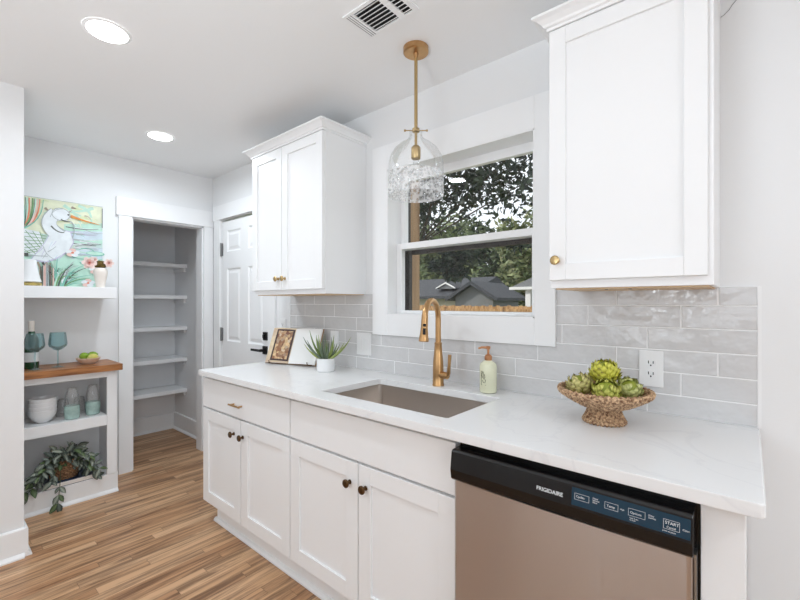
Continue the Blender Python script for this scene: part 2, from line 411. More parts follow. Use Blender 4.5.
e.box(a, a + .034, .128, .155, WZ0 + .005, 1.63); e.box(b2 - .05, b2, .128, .155, WZ0 + .005, 1.63); e.box(a + .05, b2 - .05, .128, .155, 1.585, 1.63); e.box(a + .05, b2 - .05, .128, .155, WZ0 + .005, WZ0 + .014)
e.box(a, a + .022, .128, .155, 1.63, WZ1 - .006); e.box(b2 - .022, b2, .128, .155, 1.63, WZ1 - .006)
setlabel(e.build('screen_frame', M['darkframe'], win, smooth=0), 'dark bronze outer frame')

# ------------------------------------------------------------------ tiled backsplash
ts = thing('tile_backsplash', 'pale grey glazed subway tile backsplash above the white countertop', 'backsplash', (-1.2, 0, .914))
BX0, BX1, BZ0, BZ1 = -2.475, .021, .915, 1.361
def cut(xa, xb, za, zb):
    """tile rectangles outside the window casing"""
    if zb <= 1.145: return [(xa, xb, za, zb)]
    out = []
    if xa < -1.63: out.append((xa, min(xb, -1.63), za, zb))
    if xb > -.63: out.append((max(xa, -.63), xb, za, zb))
    return [q for q in out if q[1] - q[0] > .006]
tl = MB(); TL = .3033; TH = .078
for r in range(6):
    z1 = min(BZ1, 1.376 - r * TH); z0 = max(BZ0, 1.376 - (r + 1) * TH)
    ph = -.382 - .1011 * r
    k0 = math.floor((BX0 - ph) / TL)
    x = ph + k0 * TL
    while x < BX1:
        a, b2 = max(x, BX0), min(x + TL, BX1)
        if b2 - a > .008:
            for (xa, xb, za, zb) in cut(a + .0013, b2 - .0013, z0 + .0013, z1 - .0013):
                k = [random.uniform(-.0009, .0009) for _ in range(4)]
                fr = [(xa, za), (xb, za), (xb, zb), (xa, zb)]; i_ = .0025
                fi = [(xa + i_, za + i_), (xb - i_, za + i_), (xb - i_, zb - i_), (xa + i_, zb - i_)]
                tl.rings([[(p[0], -.0025, p[1]) for p in fr], [(p[0], -.0058, p[1]) for p in fr], [(fi[j][0], -.0078 + k[j], fi[j][1]) for j in range(4)]], False, True)
        x += TL
tl.build('tiles', M['tile'], ts, smooth=0)
g = MB(); g.box(BX0, BX1, -.0062, -.0005, BZ0, 1.145); g.box(BX0, -1.6, -.0062, -.0005, 1.145, BZ1); g.box(-.66, BX1, -.0062, -.0005, 1.145, BZ1)
g.build('grout', M['grout'], ts, smooth=0)
for xe in (BX1, BX0 - .008): MB().box(xe, xe + .008, -.0085, -.0005, BZ0, BZ1).build('edge_trim', M['trim'], ts, smooth=0)

# ------------------------------------------------------------------ cabinets
def shaker(mb, x0, x1, z0, z1, yf, yb, st=.06, rec=.008):
    mb.box(x0, x0 + st, yf, yb, z0, z1); mb.box(x1 - st, x1, yf, yb, z0, z1)
    mb.box(x0 + st, x1 - st, yf, yb, z0, z0 + st); mb.box(x0 + st, x1 - st, yf, yb, z1 - st, z1)
    mb.box(x0 + st - .001, x1 - st + .001, yf + rec, yb - .001, z0 + st - .001, z1 - st + .001)
    return mb
def knob(parent, x, y, z, m, r=.0155):
    MB().lathe([(.009, 0), (.009, .003), (.0055, .005), (.005, .014), (.0085, .017), (r, .021), (r, .0255), (r * .8, .0285), (r * .3, .03)], seg=20,
               M=Matrix.Translation((x, y, z)) @ Matrix.Rotation(R(90), 4, 'X')).build('knob', m, parent, smooth=30)

def crown(mb, x0, x1, yf, z0, prof, wall=-.001, right=1):
    """stepped crown swept round the two sides and the front, back edge on the wall"""
    rs = []
    for o, z in prof:
        rs.append([(x0 - o, wall, z0 + z), (x0 - o, yf - o, z0 + z), (x1 + o * right, yf - o, z0 + z), (x1 + o * right, wall, z0 + z)])
    mb.rings(rs, True, True)
PROF = [(.001, 0), (.005, 0), (.005, .009), (.012, .012), (.016, .019), (.030, .031), (.039, .035), (.043, .037), (.043, .045), (.0, .046)]
def upper(label, bx0, bx1, doors, knobs, kn_m, ztop=2.250, right=1):
    t = thing('upper_cabinet', label, 'wall cabinet', ((bx0 + bx1) / 2, -.15, 1.372))
    b = MB(); b.box(bx0, bx1, -.305, -.001, 1.3575, ztop); b.build('cabinet_box', M['cab'], t, bev=.0012, smooth=0)
    u = MB(); u.box(bx0 + .012, bx1 - .012, -.29, -.004, 1.353, 1.3573)
    setlabel(u.build('bottom_panel', M['maple'], t, smooth=0), 'pale raw wood underside')
    cr = MB(); crown(cr, bx0, bx1, -.325, ztop - .022, PROF, right=right); cr.build('crown_moulding', M['cab'], t, smooth=0)
    for (a, b2), kx in zip(doors, knobs):
        dm = MB(); shaker(dm, a, b2, 1.384, ztop - .024, -.325, -.3055, .054, .009)
        dd = dm.build('cabinet_door', M['cab'], t, bev=.0015, smooth=0)
        knob(dd, kx, -.325, 1.449, kn_m)
    return t
upper('white two-door wall cabinet with crown, between the far door and window', -2.43, -1.722, [(-2.428, -2.103), (-2.098, -1.726)], [-2.133, -2.066], M['brassd'])
ur = upper('large white single-door wall cabinet with brass knob, right of the window', -.52, -.074, [(-.518, -.086)], [-.491], M['brassd'], right=.05)
for xx in (-.36, -.29): setlabel(MB().lathe([(.005, -.001), (.005, .0008)], (xx, -.24, 1.3525), 10).build('screw_hole', M['black'], ur), 'small dark hole in the underside')

def base_cab(label, x0, x1, drawer, pull, doors, knobs, name='base_cabinet', toe_x0=None):
    t = thing(name, label, 'base cabinet', ((x0 + x1) / 2, -.3, 0))
    b = MB(); b.box(x0, x0 + .018, -.59, -.01, .115, .882); b.box(x1 - .018, x1, -.59, -.01, .115, .882)
    b.box(x0 + .018, x1 - .018, -.59, -.01, .115, .133); b.box(x0 + .018, x1 - .018, -.03, -.01, .133, .882)
    b.box(x0 + .018, x1 - .018, -.59, -.572, .84, .882); b.box(x0 + .018, x1 - .018, -.59, -.572, .66, .70)
    b.build('carcass', M['cab'], t, smooth=0)
    k = MB(); tx = toe_x0 if toe_x0 is not None else x0
    k.box(tx, x1, -.545, -.53, 0, .115); k.prism([(-.545, 0), (-.563, 0), (-.562, .008), (-.555, .016), (-.545, .019)], 0, tx - .012 if toe_x0 else tx, x1)
    if toe_x0: k.box(tx, tx + .015, -.53, -.01, 0, .115)
    k.build('toe_kick', M['cab'], t, smooth=0)
    f = MB(); f.box(drawer[0], drawer[1], -.61, -.5905, .694, .863)
    fr = f.build('drawer_front', M['cab'], t, bev=.002, smooth=0)
    if pull:
        p = MB(); p.tube([(pull - .055, -.634, .762), (pull + .055, -.634, .762)], .005, 10)
        for sx in (-.04, .04): p.tube([(pull + sx, -.61, .762), (pull + sx, -.634, .762)], .0045, 10)
        p.build('bar_pull', M['brass'], fr)
    for (a, b2), kx in zip(doors, knobs):
        dm = MB(); shaker(dm, a, b2, .134, .684, -.61, -.5905, .066, .009)
        dd = dm.build('cabinet_door', M['cab'], t, bev=.0015, smooth=0)
        knob(dd, kx, -.61, .602, M['bronze'], .0165)
    return t
base_cab('white base cabinet with one brass-pull drawer over two doors, at the counter\'s far end', -2.487, -1.604, (-2.485, -1.606), -2.075, [(-2.485, -2.049), (-2.043, -1.606)], [-2.115, -2.022], toe_x0=-2.44)
sk = base_cab('white sink cabinet with two shaker doors under a plain false front, left of dishwasher', -1.602, -.708, (-1.600, -.710), None, [(-1.600, -1.157), (-1.152, -.710)], [-1.200, -1.112])

# counter end panel
t = MB(); t.box(-.081, -.006, -.61, -.005, 0, .882)
tag(t.build('end_panel', M['cab'], bev=.0015, smooth=0), 'narrow white cabinet end panel right of the dishwasher', 'panel')

# countertop with the sink cut-out
CX0, CX1, CY0, CY1 = -2.472, .025, -.646, -.002
HX0, HX1, HY0, HY1 = -1.466, -.787, -.545, -.152
ct = MB(); zt, zb = .914, .8835
def loop(pts, z): return [ct.bm.verts.new((p[0], p[1], z)) for p in pts]
n = 5
outer = rrect(CX0, CX1, CY0, CY1, .012, n); inner = rrect(HX0, HX1, HY0, HY1, .012, n)
OT, OB, IT, IB = loop(outer, zt), loop(outer, zb), loop(inner, zt), loop(inner, zb); L_ = len(outer)
for i in range(L_):
    j = (i + 1) % L_
    ct.face([OT[i], OT[j], IT[j], IT[i]]); ct.face([OB[j], OB[i], IB[i], IB[j]])
    ct.face([OB[i], OB[j], OT[j], OT[i]]); ct.face([IT[i], IT[j], IB[j], IB[i]])
tag(ct.build('countertop', M['quartz'], bev=.004, smooth=0), 'white quartz countertop with a rectangular sink cut-out', 'countertop')

# undermount sink
t = thing('kitchen_sink', 'rectangular stainless steel sink set under the white countertop', 'sink', (-1.126, -.35, .66))
sm = MB(); o_ = .008
def rr(i, r, z): return [(p[0], p[1], z) for p in rrect(HX0 - o_ + i, HX1 + o_ - i, HY0 - o_ + i, HY1 + o_ - i, r, 6)]
sm.rings([rr(-.025, .03, .8815), rr(0, .022, .8815), rr(.004, .02, .70), rr(.02, .03, .68), rr(.05, .05, .674)], False, True)
sm.build('basin', M['sink'], t, smooth=40)
MB().lathe([(.055, .675), (.055, .679), (.042, .679), (.036, .672), (.001, .671)], (-1.126, -.33, 0), 28).build('drain', M['nickel'], t)

# faucet
FX, FY = -1.129, -.108
t = thing('kitchen_faucet', 'brass pull-down gooseneck faucet behind the sink', 'faucet', (FX, FY, .914))
MB().lathe([(.028, .9145), (.028, .921), (.0265, .924), (.0258, .96), (.0262, .99), (.0242, 1.03), (.0195, 1.075), (.0172, 1.108), (.018, 1.11), (.018, 1.118), (.0155, 1.12)], (FX, FY, 0), 28).build('faucet_body', M['brass'], t)
ud = Vector((math.cos(R(284)), math.sin(R(284)), 0)); rad = .082
pts = [Vector((FX, FY, 1.115)), Vector((FX, FY, 1.18)), Vector((FX, FY, 1.225))] + arc(Vector((FX, FY, 1.236)) + ud * rad, rad, 180, 12, 18, ud)
MB().tube(pts, .0135, 16).build('spout', M['brass'], t)
end = pts[-1]; hv = (Vector((0, 0, -1)) + ud * .12).normalized()
Mh = Matrix.Translation(end) @ hv.to_track_quat('Z', 'Y').to_matrix().to_4x4()
sh = MB().lathe([(.0142, -.002), (.015, .01), (.0155, .05), (.0185, .085), (.0222, .108), (.0226, .115), (.020, .117)], seg=24, M=Mh).build('spray_head', M['brass'], t)
vd = (Vector((0, -1.7152, 1.25)) - end); vd = (vd - hv * vd.dot(hv)).normalized()
bt = MB()
for k_, hh in ((.045, .006), (.072, .014)):
    p = end + hv * k_ + vd * .0175
    sx_ = vd.cross(hv); q = Matrix(((sx_.x, hv.x, vd.x, p.x), (sx_.y, hv.y, vd.y, p.y), (sx_.z, hv.z, vd.z, p.z), (0, 0, 0, 1)))
    bt.obox(q, .0065, hh, .0035)
setlabel(bt.build('spray_button', M['blackp'], sh, bev=.002), 'black rubber buttons')
hb = MB(); hd = Vector((math.cos(R(-12)), math.sin(R(-12)), 0))
p0 = Vector((FX, FY, .968))
hb.tube([p0 + hd * .015, p0 + hd * .062], .0165, 18); hb.tube([p0 + hd * .062, p0 + hd * .066], [.0165, .012], 18)
hb.tube([p0 + hd * .058, p0 + hd * .07 + Vector((0, 0, .012)), p0 + hd * .074 + Vector((0, 0, .05)), p0 + hd * .078 + Vector((0, 0, .1))], [.0085, .009, .0072, .0082], 12)
hb.build('lever_handle', M['brass'], t)

# soap dispenser
t = thing('soap_dispenser', 'pale green soap bottle with a rose-gold pump, right of the faucet', 'soap bottle', (-.866, -.088, .914))
SX, SY = -.874, -.09
bd = MB().lathe([(.03, .9145), (.036, .918), (.0375, .925), (.0375, 1.03), (.034, 1.043), (.018, 1.054), (.013, 1.057)], (SX, SY, 0), 28).build('bottle', M['soapliq'], t)
M['rose'] = mat('rose_gold_metal', (205, 150, 110), .3, 1.0)
pm = MB().lathe([(.0155, 1.056), (.0165, 1.06), (.0165, 1.073), (.011, 1.08), (.005, 1.083), (.005, 1.103), (.009, 1.104), (.01, 1.115), (.006, 1.118)], (SX, SY, 0), 20)
pm.tube([(SX, SY, 1.111), (SX - .022, SY - .018, 1.112), (SX - .034, SY - .027, 1.107)], [.006, .005, .004], 10); pm.build('pump', M['rose'], t)
# label: dark script strokes on the side that faces the room
lb = MB()
def on_bottle(a, z, o=.0004): return Vector((SX + (.0375 + o) * math.cos(R(a)), SY + (.0375 + o) * math.sin(R(a)), z))
def stroke(pts, w=.0011):
    lb.tube([on_bottle(a, z) for a, z in pts], w, 5)
A0 = -68
stroke([(A0 - 44, 1.012), (A0 - 44, .952)], .0008); stroke([(A0 - 44, .952), (A0 - 8, .952)], .0008)
stroke([(A0 - 38 + 3 * math.sin(i * 1.1), 1.012 - i * .0042) for i in range(8)]); stroke([(A0 - 28, 1.01), (A0 - 28, .985), (A0 - 22, .976), (A0 - 16, .985), (A0 - 20, 1.0)])
stroke([(A0 - 34, .972), (A0 - 26, .962), (A0 - 16, .962), (A0 - 11, .972), (A0 - 16, .978)])
M['inkdk'] = mat('dark_olive_print', (92, 92, 66), .6)
setlabel(lb.build('printed_label', M['inkdk'], bd), 'dark script printing')

# ------------------------------------------------------------------ dishwasher
t = thing('dishwasher', 'stainless steel dishwasher with black control panel under the counter', 'dishwasher', (-.39, -.33, 0))
MB().box(-.698, -.0835, -.60, -.02, .10, .876).build('tub', M['blackp'], t, smooth=0)
MB().box(-.69, -.09, -.55, -.53, 0, .10).build('kick_plate', M['blackp'], t, smooth=0)
dr = MB(); poly = [(-.696, -.601), (-.696, -.632), (-.693, -.640), (-.686, -.645)] + [(-.686 + (.583) * i / 16, -.645 - .006 * math.sin(math.pi * i / 16)) for i in range(1, 16)] + [(-.103, -.645), (-.096, -.640), (-.092, -.632), (-.092, -.601)]
dr.prism(poly, 2, .105, .764); dr.build('door', M['steel'], t, smooth=30)
cp = MB(); PP = [(-.601, .765), (-.648, .765), (-.656, .772), (-.660, .800), (-.6525, .852), (-.647, .858), (-.601, .858)]
cp.prism(PP, 0, -.697, -.0905); cpo = cp.build('control_panel', M['blackp'], t, bev=.0015, smooth=0)
A_, B_ = Vector((0, -.660, .800)), Vector((0, -.6525, .852)); dirv = (B_ - A_).normalized(); nrm = Vector((1, 0, 0)).cross(dirv).normalized()
def onp(x, s_, o=0.0): return Vector((x, A_.y, A_.z)) + dirv * s_ + nrm * o
H = (B_ - A_).length
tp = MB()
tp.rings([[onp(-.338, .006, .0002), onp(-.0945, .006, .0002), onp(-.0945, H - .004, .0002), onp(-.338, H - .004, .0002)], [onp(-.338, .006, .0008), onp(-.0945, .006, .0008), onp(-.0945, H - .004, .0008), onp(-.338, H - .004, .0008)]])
setlabel(tp.build('touch_strip', M['touch'], cpo, smooth=0), 'touch control strip with reflected sky teal painted in')
def text(name, body, x, s_, size, parent, m, o=.0009, align='LEFT', bold=0):
    cu = bpy.data.curves.new(name, 'FONT'); cu.body = body; cu.size = size; cu.align_x = align; cu.offset = bold; cu.extrude = .0002
    ob = bpy.data.objects.new(name, cu); COL.objects.link(ob); bpy.context.view_layer.update()
    me = bpy.data.meshes.new_from_object(ob.evaluated_get(bpy.context.evaluated_depsgraph_get()))
    bpy.data.objects.remove(ob)
    P = onp(x, s_, o); mm = Matrix(((1, dirv.x, nrm.x, P.x), (0, dirv.y, nrm.y, P.y), (0, dirv.z, nrm.z, P.z), (0, 0, 0, 1)))
    me.transform(Matrix.Translation(-root_loc(parent)) @ mm); me.materials.append(m)
    oo = bpy.data.objects.new(name, me); COL.objects.link(oo); oo.parent = parent
    return oo
text('brand_lettering', 'FRIGIDAIRE', -.428, .017, .0135, cpo, M['ink'], .0004, bold=.0002)
for body, x, s_, sz in (('Cycles', -.3275, .0265, .0075), ('Heavy\nNormal\nRinse', -.289, .034, .0048), ('Temp', -.2575, .0255, .0075), ('High', -.229, .027, .0048), ('Options', -.2085, .0262, .007), ('Delay\nSanitize', -.172, .032, .0048), ('hold 3 sec\nto lock', -.209, .015, .0042), ('START', -.1405, .0265, .0088), ('Cancel', -.1375, .0185, .0062), ('press to pause', -.145, .0105, .0042), ('Clean', -.1085, .022, .0052)):
    text('key_lettering', body, x, s_, sz, cpo, M['ink'])
def outline(xa, xb, sa, sb, w=.0006):
    kb = MB()
    for q in ((xa, xb, sa, sa + w), (xa, xb, sb - w, sb), (xa, xa + w, sa, sb), (xb - w, xb, sa, sb)):
        kb.poly([onp(q[0], q[2], .0011), onp(q[1], q[2], .0011), onp(q[1], q[3], .0011), onp(q[0], q[3], .0011)])
    kb.build('key_outline', M['ink'], cpo, smooth=0)
outline(-.331, -.297, .021, .036); outline(-.262, -.233, .021, .036); outline(-.212, -.178, .021, .037); outline(-.1435, -.1135, .016, .036)
MB().box(-.0905, -.0862, -.630, -.6005, .105, .765).build('side_strip', M['nickel'], t, smooth=0)

# ------------------------------------------------------------------ outlets and plates
def wall_plate(name, label, x0, x1, z0, z1, kind, y=-.0075):
    t = thing(name, label, 'wall plate', ((x0 + x1) / 2, y, (z0 + z1) / 2))
    p = MB(); p.box(x0, x1, y - .006, y, z0, z1); p.build('cover_plate', M['plate'], t, bev=.002, smooth=0)
    xm, zm = (x0 + x1) / 2, (z0 + z1) / 2
    if kind == 'outlet':
        for dz in (.0195, -.0195):
            f = MB(); f.prism([(xm + q[0], zm + dz + q[1]) for q in rrect(-.0165, .0165, -.0145, .0145, .007, 3)], 1, y - .0085, y - .006)
            fo = f.build('receptacle', M['plate'], t, smooth=0)
            s_ = MB(); s_.box(xm - .0085, xm - .006, y - .009, y - .0085, zm + dz - .001, zm + dz + .009); s_.box(xm + .006, xm + .0085, y - .009, y - .0085, zm + dz - .001, zm + dz + .008); s_.box(xm - .0022, xm + .0022, y - .009, y - .0085, zm + dz - .0095, zm + dz - .0045)
            s_.build('slots', M['blackp'], fo, smooth=0)
    elif kind == 'switch':
        for dx in ([0] if x1 - x0 < .1 else [-.023, .023]):
            f = MB(); f.box(xm + dx - .0165, xm + dx + .0165, y - .009, y - .006, zm - .033, zm + .033); f.build('rocker_switch', M['plate'], t, bev=.001, smooth=0)
    return t
wall_plate('power_outlet', 'white double power outlet on the grey tile behind the woven bowl', -.306, -.231, 1.008, 1.136, 'outlet')
wall_plate('switch_plate', 'white double switch plate on the tile, left of the faucet', -1.79, -1.672, 1.0, 1.13, 'switch')
wall_plate('switch_plate', 'narrow white switch plate on the tile, half behind the small aloe', -2.03, -1.955, 1.0, 1.13, 'switch')
wall_plate('power_outlet', 'white outlet plate on the painted wall strip beside the far door', -2.60, -2.53, 1.07, 1.19, 'outlet', -.001)

# ------------------------------------------------------------------ pendant, recessed lights, vent
PX, PYY = -1.106, -.309
t = thing('pendant_lamp', 'brass pendant lamp with a clear bell glass shade over the sink', 'pendant lamp', (PX, PYY, ZC))
MB().lathe([(.055, ZC - .001), (.055, ZC - .022), (.05, ZC - .026), (.012, ZC - .027), (.008, ZC - .045)], (PX, PYY, 0), 32).build('canopy', M['brass'], t)
MB().tube([(PX, PYY, ZC - .03), (PX, PYY, 2.06)], .0075, 12).build('rod', M['brassd'], t)
cr = MB(); cr.lathe([(.016, 2.066), (.016, 2.052), (.01, 2.05)], (PX, PYY, 0), 16)
for a in (40, 130, 220, 310):
    u = Vector((math.cos(R(a)), math.sin(R(a)), 0)); c0 = Vector((PX, PYY, 2.058)); cr.tube([c0, c0 + u * .044], .0024, 8); cr.tube([c0 + u * .044, c0 + u * .052], .0046, 10)
cr.tube([(PX, PYY, 2.055), (PX, PYY, 1.985)], .006, 10); cr.build('shade_holder', M['brassd'], t)
so = MB().lathe([(.012, 1.992), (.019, 1.985), (.0205, 1.98), (.0205, 1.938), (.018, 1.934)], (PX, PYY, 0), 20).build('socket', M['brassd'], t)
setlabel(MB().lathe([(.010, 1.938), (.0125, 1.925), (.0125, 1.86), (.008, 1.848), (.002, 1.845)], (PX, PYY, 0), 16).build('bulb', M['shade'], so), 'clear tube bulb')
SPR = [(.030, 2.062), (.0275, 2.045), (.028, 2.03), (.04, 2.016), (.068, 1.998), (.095, 1.974), (.112, 1.945), (.1195, 1.91), (.121, 1.868)]
MB().lathe(SPR, (PX, PYY, 0), 40, cap0=False, cap1=False).build('glass_shade', M['shade'], t)
setlabel(MB().lathe([(.121, 1.868), (.1215, 1.83), (.1215, 1.779), (.1205, 1.772), (.119, 1.779)], (PX, PYY, 0), 40, cap0=False, cap1=False).build('shade_skirt', M['crackle'], t), 'crackled lower band of the glass shade')

cans = [(-2.0, -1.212, 'round recessed ceiling light nearer the viewer, over the kitchen aisle'), (-2.985, -.668, 'round recessed ceiling light in front of the pantry, farther of the pair')]
extra = [(1.2, -1.3), (2.6, -1.3), (2.6, -3)]  # unseen lamps without fixtures, added out of view to fill the room
for i, (x, y, lab) in enumerate(cans):
    t = thing('recessed_light', lab, 'ceiling light', (x, y, ZC))
    rg = MB(); rg.lathe([(.071, ZC - .004), (.082, ZC - .003), (.085, ZC - .0005)], (x, y, 0), 36, cap0=False, cap1=False); rg.build('trim_ring', M['trim'], t)
    MB().lathe([(.001, ZC - .006), (.07, ZC - .006), (.0715, ZC - .003)], (x, y, 0), 36, cap1=False).build('diffuser', M['emit'], t)
    area_light('can_and_fill_glow', (x, y, ZC - .012), (0, 0, 0), .14, .14, P_CAN * .78, LAMP, 'DISK', 170)
for x, y in extra:
    area_light('can_and_fill_glow', (x, y, ZC - .012), (0, 0, 0), .14, .14, P_CAN, LAMP, 'DISK', 170)

t = thing('ceiling_vent', 'white louvred air vent in the ceiling above the pendant', 'air vent', (-1.07, -.57, ZC))
vx0, vx1, vy0, vy1 = -1.2, -.945, -.648, -.49
f = MB(); z0, z1 = ZC - .007, ZC - .0005
f.box(vx0, vx0 + .043, vy0, vy1, z0, z1); f.box(vx1 - .022, vx1, vy0, vy1, z0, z1); f.box(vx0 + .043, vx1 - .022, vy0, vy0 + .014, z0, z1); f.box(vx0 + .043, vx1 - .022, vy1 - .014, vy1, z0, z1)
f.box(-1.032, -1.006, vy0 + .014, vy1 - .014, z0, z1)
f.build('vent_frame', M['trim'], t, smooth=0)
MB().box(vx0 + .04, vx1 - .02, vy0 + .012, vy1 - .012, ZC - .0012, ZC - .0004).build('duct_opening', M['black'], t, smooth=0)
ln = MB()
for q in (.010, .020, .031): ln.box(vx0 + q, vx0 + q + .0025, vy0 + .01, vy1 - .006, z0 - .0006, z0)
M['ventdk'] = mat('vent_groove_grey', (120, 120, 122), .6); ln.build('frame_groove', M['ventdk'], t, smooth=0)
for k in range(7):
    yy = vy0 + .023 + k * .0185
    sl = MB(); sl.obox(Matrix.Translation(((vx0 + vx1) / 2 + .01, yy, ZC - .0052)) @ Matrix.Rotation(R(28), 4, 'X'), (vx1 - vx0) / 2 - .024, .0045, .0006); sl.build('louvre', M['trim'], t, smooth=0)

# ------------------------------------------------------------------ pantry shelves
names = ['topmost', 'second from top', 'middle', 'second from bottom', 'lowest']
for i, z in enumerate((1.690, 1.380, 1.073, .762, .452)):
    t = thing('pantry_shelf', f'white fixed shelf inside the pantry, {names[i]} of the five', 'shelf', (-4.44, -.5, z - .038), 'pantry shelves')
    MB().box(-4.585, -4.29, -.985, .034, z - .036, z).build('shelf_board', M['shelfpaint'], t, bev=.002, smooth=0)
    k = MB(); k.box(-4.585, -4.33, .018, .0355, z - .075, z - .037); k.box(-4.6, -4.585, -.985, .018, z - .075, z - .037); k.build('support_cleat', M['shelfpaint'], t, smooth=0)

# ------------------------------------------------------------------ built-in shelving, shelf, wood top
UX, UY0, UY1 = -3.349, YS + .004, -.817
t = thing('open_shelving_unit', 'white built-in shelving unit with two open compartments left of the pantry', 'shelving', (-3.5, -1.08, 0))
u = MB(); u.box(XB + .001, UX - .02, UY0, UY0 + .02, .0, .842); u.box(XB + .001, UX - .02, UY1 - .03, UY1 - .0, .0, .842); u.box(XB + .001, XB + .01, UY0 + .02, UY1 - .03, .0, .842)
u.build('side_and_back_panels', M['shelfpaint'], t, smooth=0)
fr = MB(); fr.box(UX - .02, UX, UY1 - .058, UY1, .13, .842); fr.box(UX - .02, UX, UY0, UY0 + .05, .13, .842); fr.box(UX - .02, UX, UY0 + .05, UY1 - .058, .80, .842)
fr.build('face_frame', M['shelfpaint'], t, bev=.0015, smooth=0)
MB().box(XB + .01, UX + .0, UY0 + .051, UY1 - .059, .471, .540).build('shelf_board', M['shelfpaint'], t, smooth=0)
MB().box(XB + .01, UX - .021, UY0 + .021, UY1 - .031, .09, .13).build('bottom_board', M['shelfpaint'], t, smooth=0)
k = MB(); k.prism([(UX + p[0] - .018, p[1]) for p in base_profile(.13)], 1, UY0, UY1 + .006); k.build('base_board', M['trim'], t, smooth=0)
w = MB(); w.box(XB + .001, -3.312, UY0, -.792, .8425, .886)
tag(w.build('wooden_worktop', M['butcher'], bev=.003, smooth=0), 'thick brown wooden worktop on the white shelving unit', 'worktop')
w = MB(); w.box(XB + .001, UX, UY0, -.819, 1.338, 1.413)
tag(w.build('wall_shelf', M['shelfpaint'], bev=.002, smooth=0), 'thick white wall shelf holding the heron painting', 'shelf')

# ------------------------------------------------------------------ painting
CY, CYE, CZ0, CZ1 = -1.277, -.832, 1.4135, 2.012
t = thing('canvas_painting', 'unframed pastel painting of a white wading bird leaning on the wall', 'painting', (XB + .025, -1.05, CZ0))
cv = MB(); cv.box(XB + .004, XB + .03, CY, CYE, CZ0, CZ1)
M['canvas'] = mat('canvas_pale_green', (214, 226, 212), .8, rgb2=(196, 220, 214), nscale=9)
M['canvas'].node_tree.nodes['Principled BSDF'].inputs['Roughness'].default_value = .8
cvo = cv.build('canvas', M['canvas'], t, smooth=0)
def flat(name, rgb): return mat('paint_' + name, rgb, .7, noise=.05, nscale=25)
pc = {n_: flat(n_, c_) for n_, c_ in dict(white=(232, 236, 238), yellow=(230, 233, 204), lime=(218, 228, 184), mint=(190, 224, 206), teal=(128, 190, 172), green=(120, 160, 110), dark=(88, 92, 86), grey=(178, 184, 184), pink=(238, 200, 190), coral=(226, 140, 110), orange=(226, 150, 80), blue=(206, 220, 228), lilac=(200, 196, 216), taupe=(168, 152, 134)).items()}
pk = list(pc); pa = MB(); pdepth = [0]
def PU(u, v): return (XB + .0302 + .00006 * pdepth[0], CY + (CYE - CY) * u, CZ0 + (CZ1 - CZ0) * v)
def shape(col, pts):
    pdepth[0] += 1; pa.mi = pk.index(col)
    vs = [pa.bm.verts.new(PU(*p)) for p in pts]
    f = pa.face(vs)
    if f: bmesh.ops.triangulate(pa.bm, faces=[f])
def brush(col, pts, w0, w1=None):
    w1 = w0 if w1 is None else w1; pdepth[0] += 1; pa.mi = pk.index(col); Lp, Rp = [], []
    for i, p in enumerate(pts):
        q0, q1 = pts[max(0, i - 1)], pts[min(len(pts) - 1, i + 1)]; dx, dy = (q1[0] - q0[0]), (q1[1] - q0[1]) * 1.345; l = math.hypot(dx, dy) or 1
        ww = (w0 + (w1 - w0) * i / (len(pts) - 1)) / 2; nx, ny = -dy / l * ww, dx / l * ww / 1.345
        Lp.append((p[0] + nx, p[1] + ny)); Rp.append((p[0] - nx, p[1] - ny))
    for i in range(len(pts) - 1): pa.poly([PU(*Lp[i]), PU(*Rp[i]), PU(*Rp[i + 1]), PU(*Lp[i + 1])])
def blob(col, cx, cy, rx, ry, n_=14): shape(col, [(cx + rx * math.cos(2 * math.pi * i / n_), cy + ry * math.sin(2 * math.pi * i / n_)) for i in range(n_)])
def curve(p0, p1, p2, n_=7): return [((1 - t_) ** 2 * p0[0] + 2 * t_ * (1 - t_) * p1[0] + t_ * t_ * p2[0], (1 - t_) ** 2 * p0[1] + 2 * t_ * (1 - t_) * p1[1] + t_ * t_ * p2[1]) for t_ in [i / (n_ - 1) for i in range(n_)]]
rp = random.Random(3)
shape('yellow', [(.0, 1), (1, 1), (1, .78), (.6, .72), (.3, .6), (0, .62)])
for i in range(9): brush(rp.choice(['lime', 'yellow', 'mint', 'lime']), curve((rp.uniform(.2, .9), rp.uniform(.8, .99)), (rp.uniform(.3, 1), rp.uniform(.75, .95)), (rp.uniform(.5, 1), rp.uniform(.7, .95))), .05, .02)
shape('mint', [(.5, .74), (1, .8), (1, .55), (.5, .5)]); shape('blue', [(.5, .66), (1, .7), (1, .6), (.55, .55)])
shape('mint', [(.0, .42), (1, .5), (1, 0), (0, 0)]); shape('blue', [(.55, .46), (1, .5), (1, .36), (.6, .34)])
for i in range(12):
    a = rp.uniform(.5, .7); y = rp.uniform(.36, .72); brush(rp.choice(['grey', 'teal', 'white', 'lilac', 'dark', 'green']), curve((a, y), ((a + 1) / 2, y + rp.uniform(-.05, .05)), (rp.uniform(.85, 1), y + rp.uniform(-.03, .03))), .014, .006)
for i, (cx_, cy_) in enumerate(((.9, .42), (.72, .37), (.82, .3))): blob('teal', cx_, cy_, .13, .03); blob('mint', cx_, cy_ + .004, .115, .02)
for i in range(26):
    a = rp.uniform(.52, .8); y = rp.uniform(.30, .74); brush(rp.choice(['grey', 'white', 'lilac', 'teal', 'grey', 'mint', 'white', 'dark']), curve((a, y), (a + .12, y + rp.uniform(-.04, .04)), (min(1, a + rp.uniform(.15, .3)), y + rp.uniform(-.03, .03))), rp.uniform(.008, .022), .004)
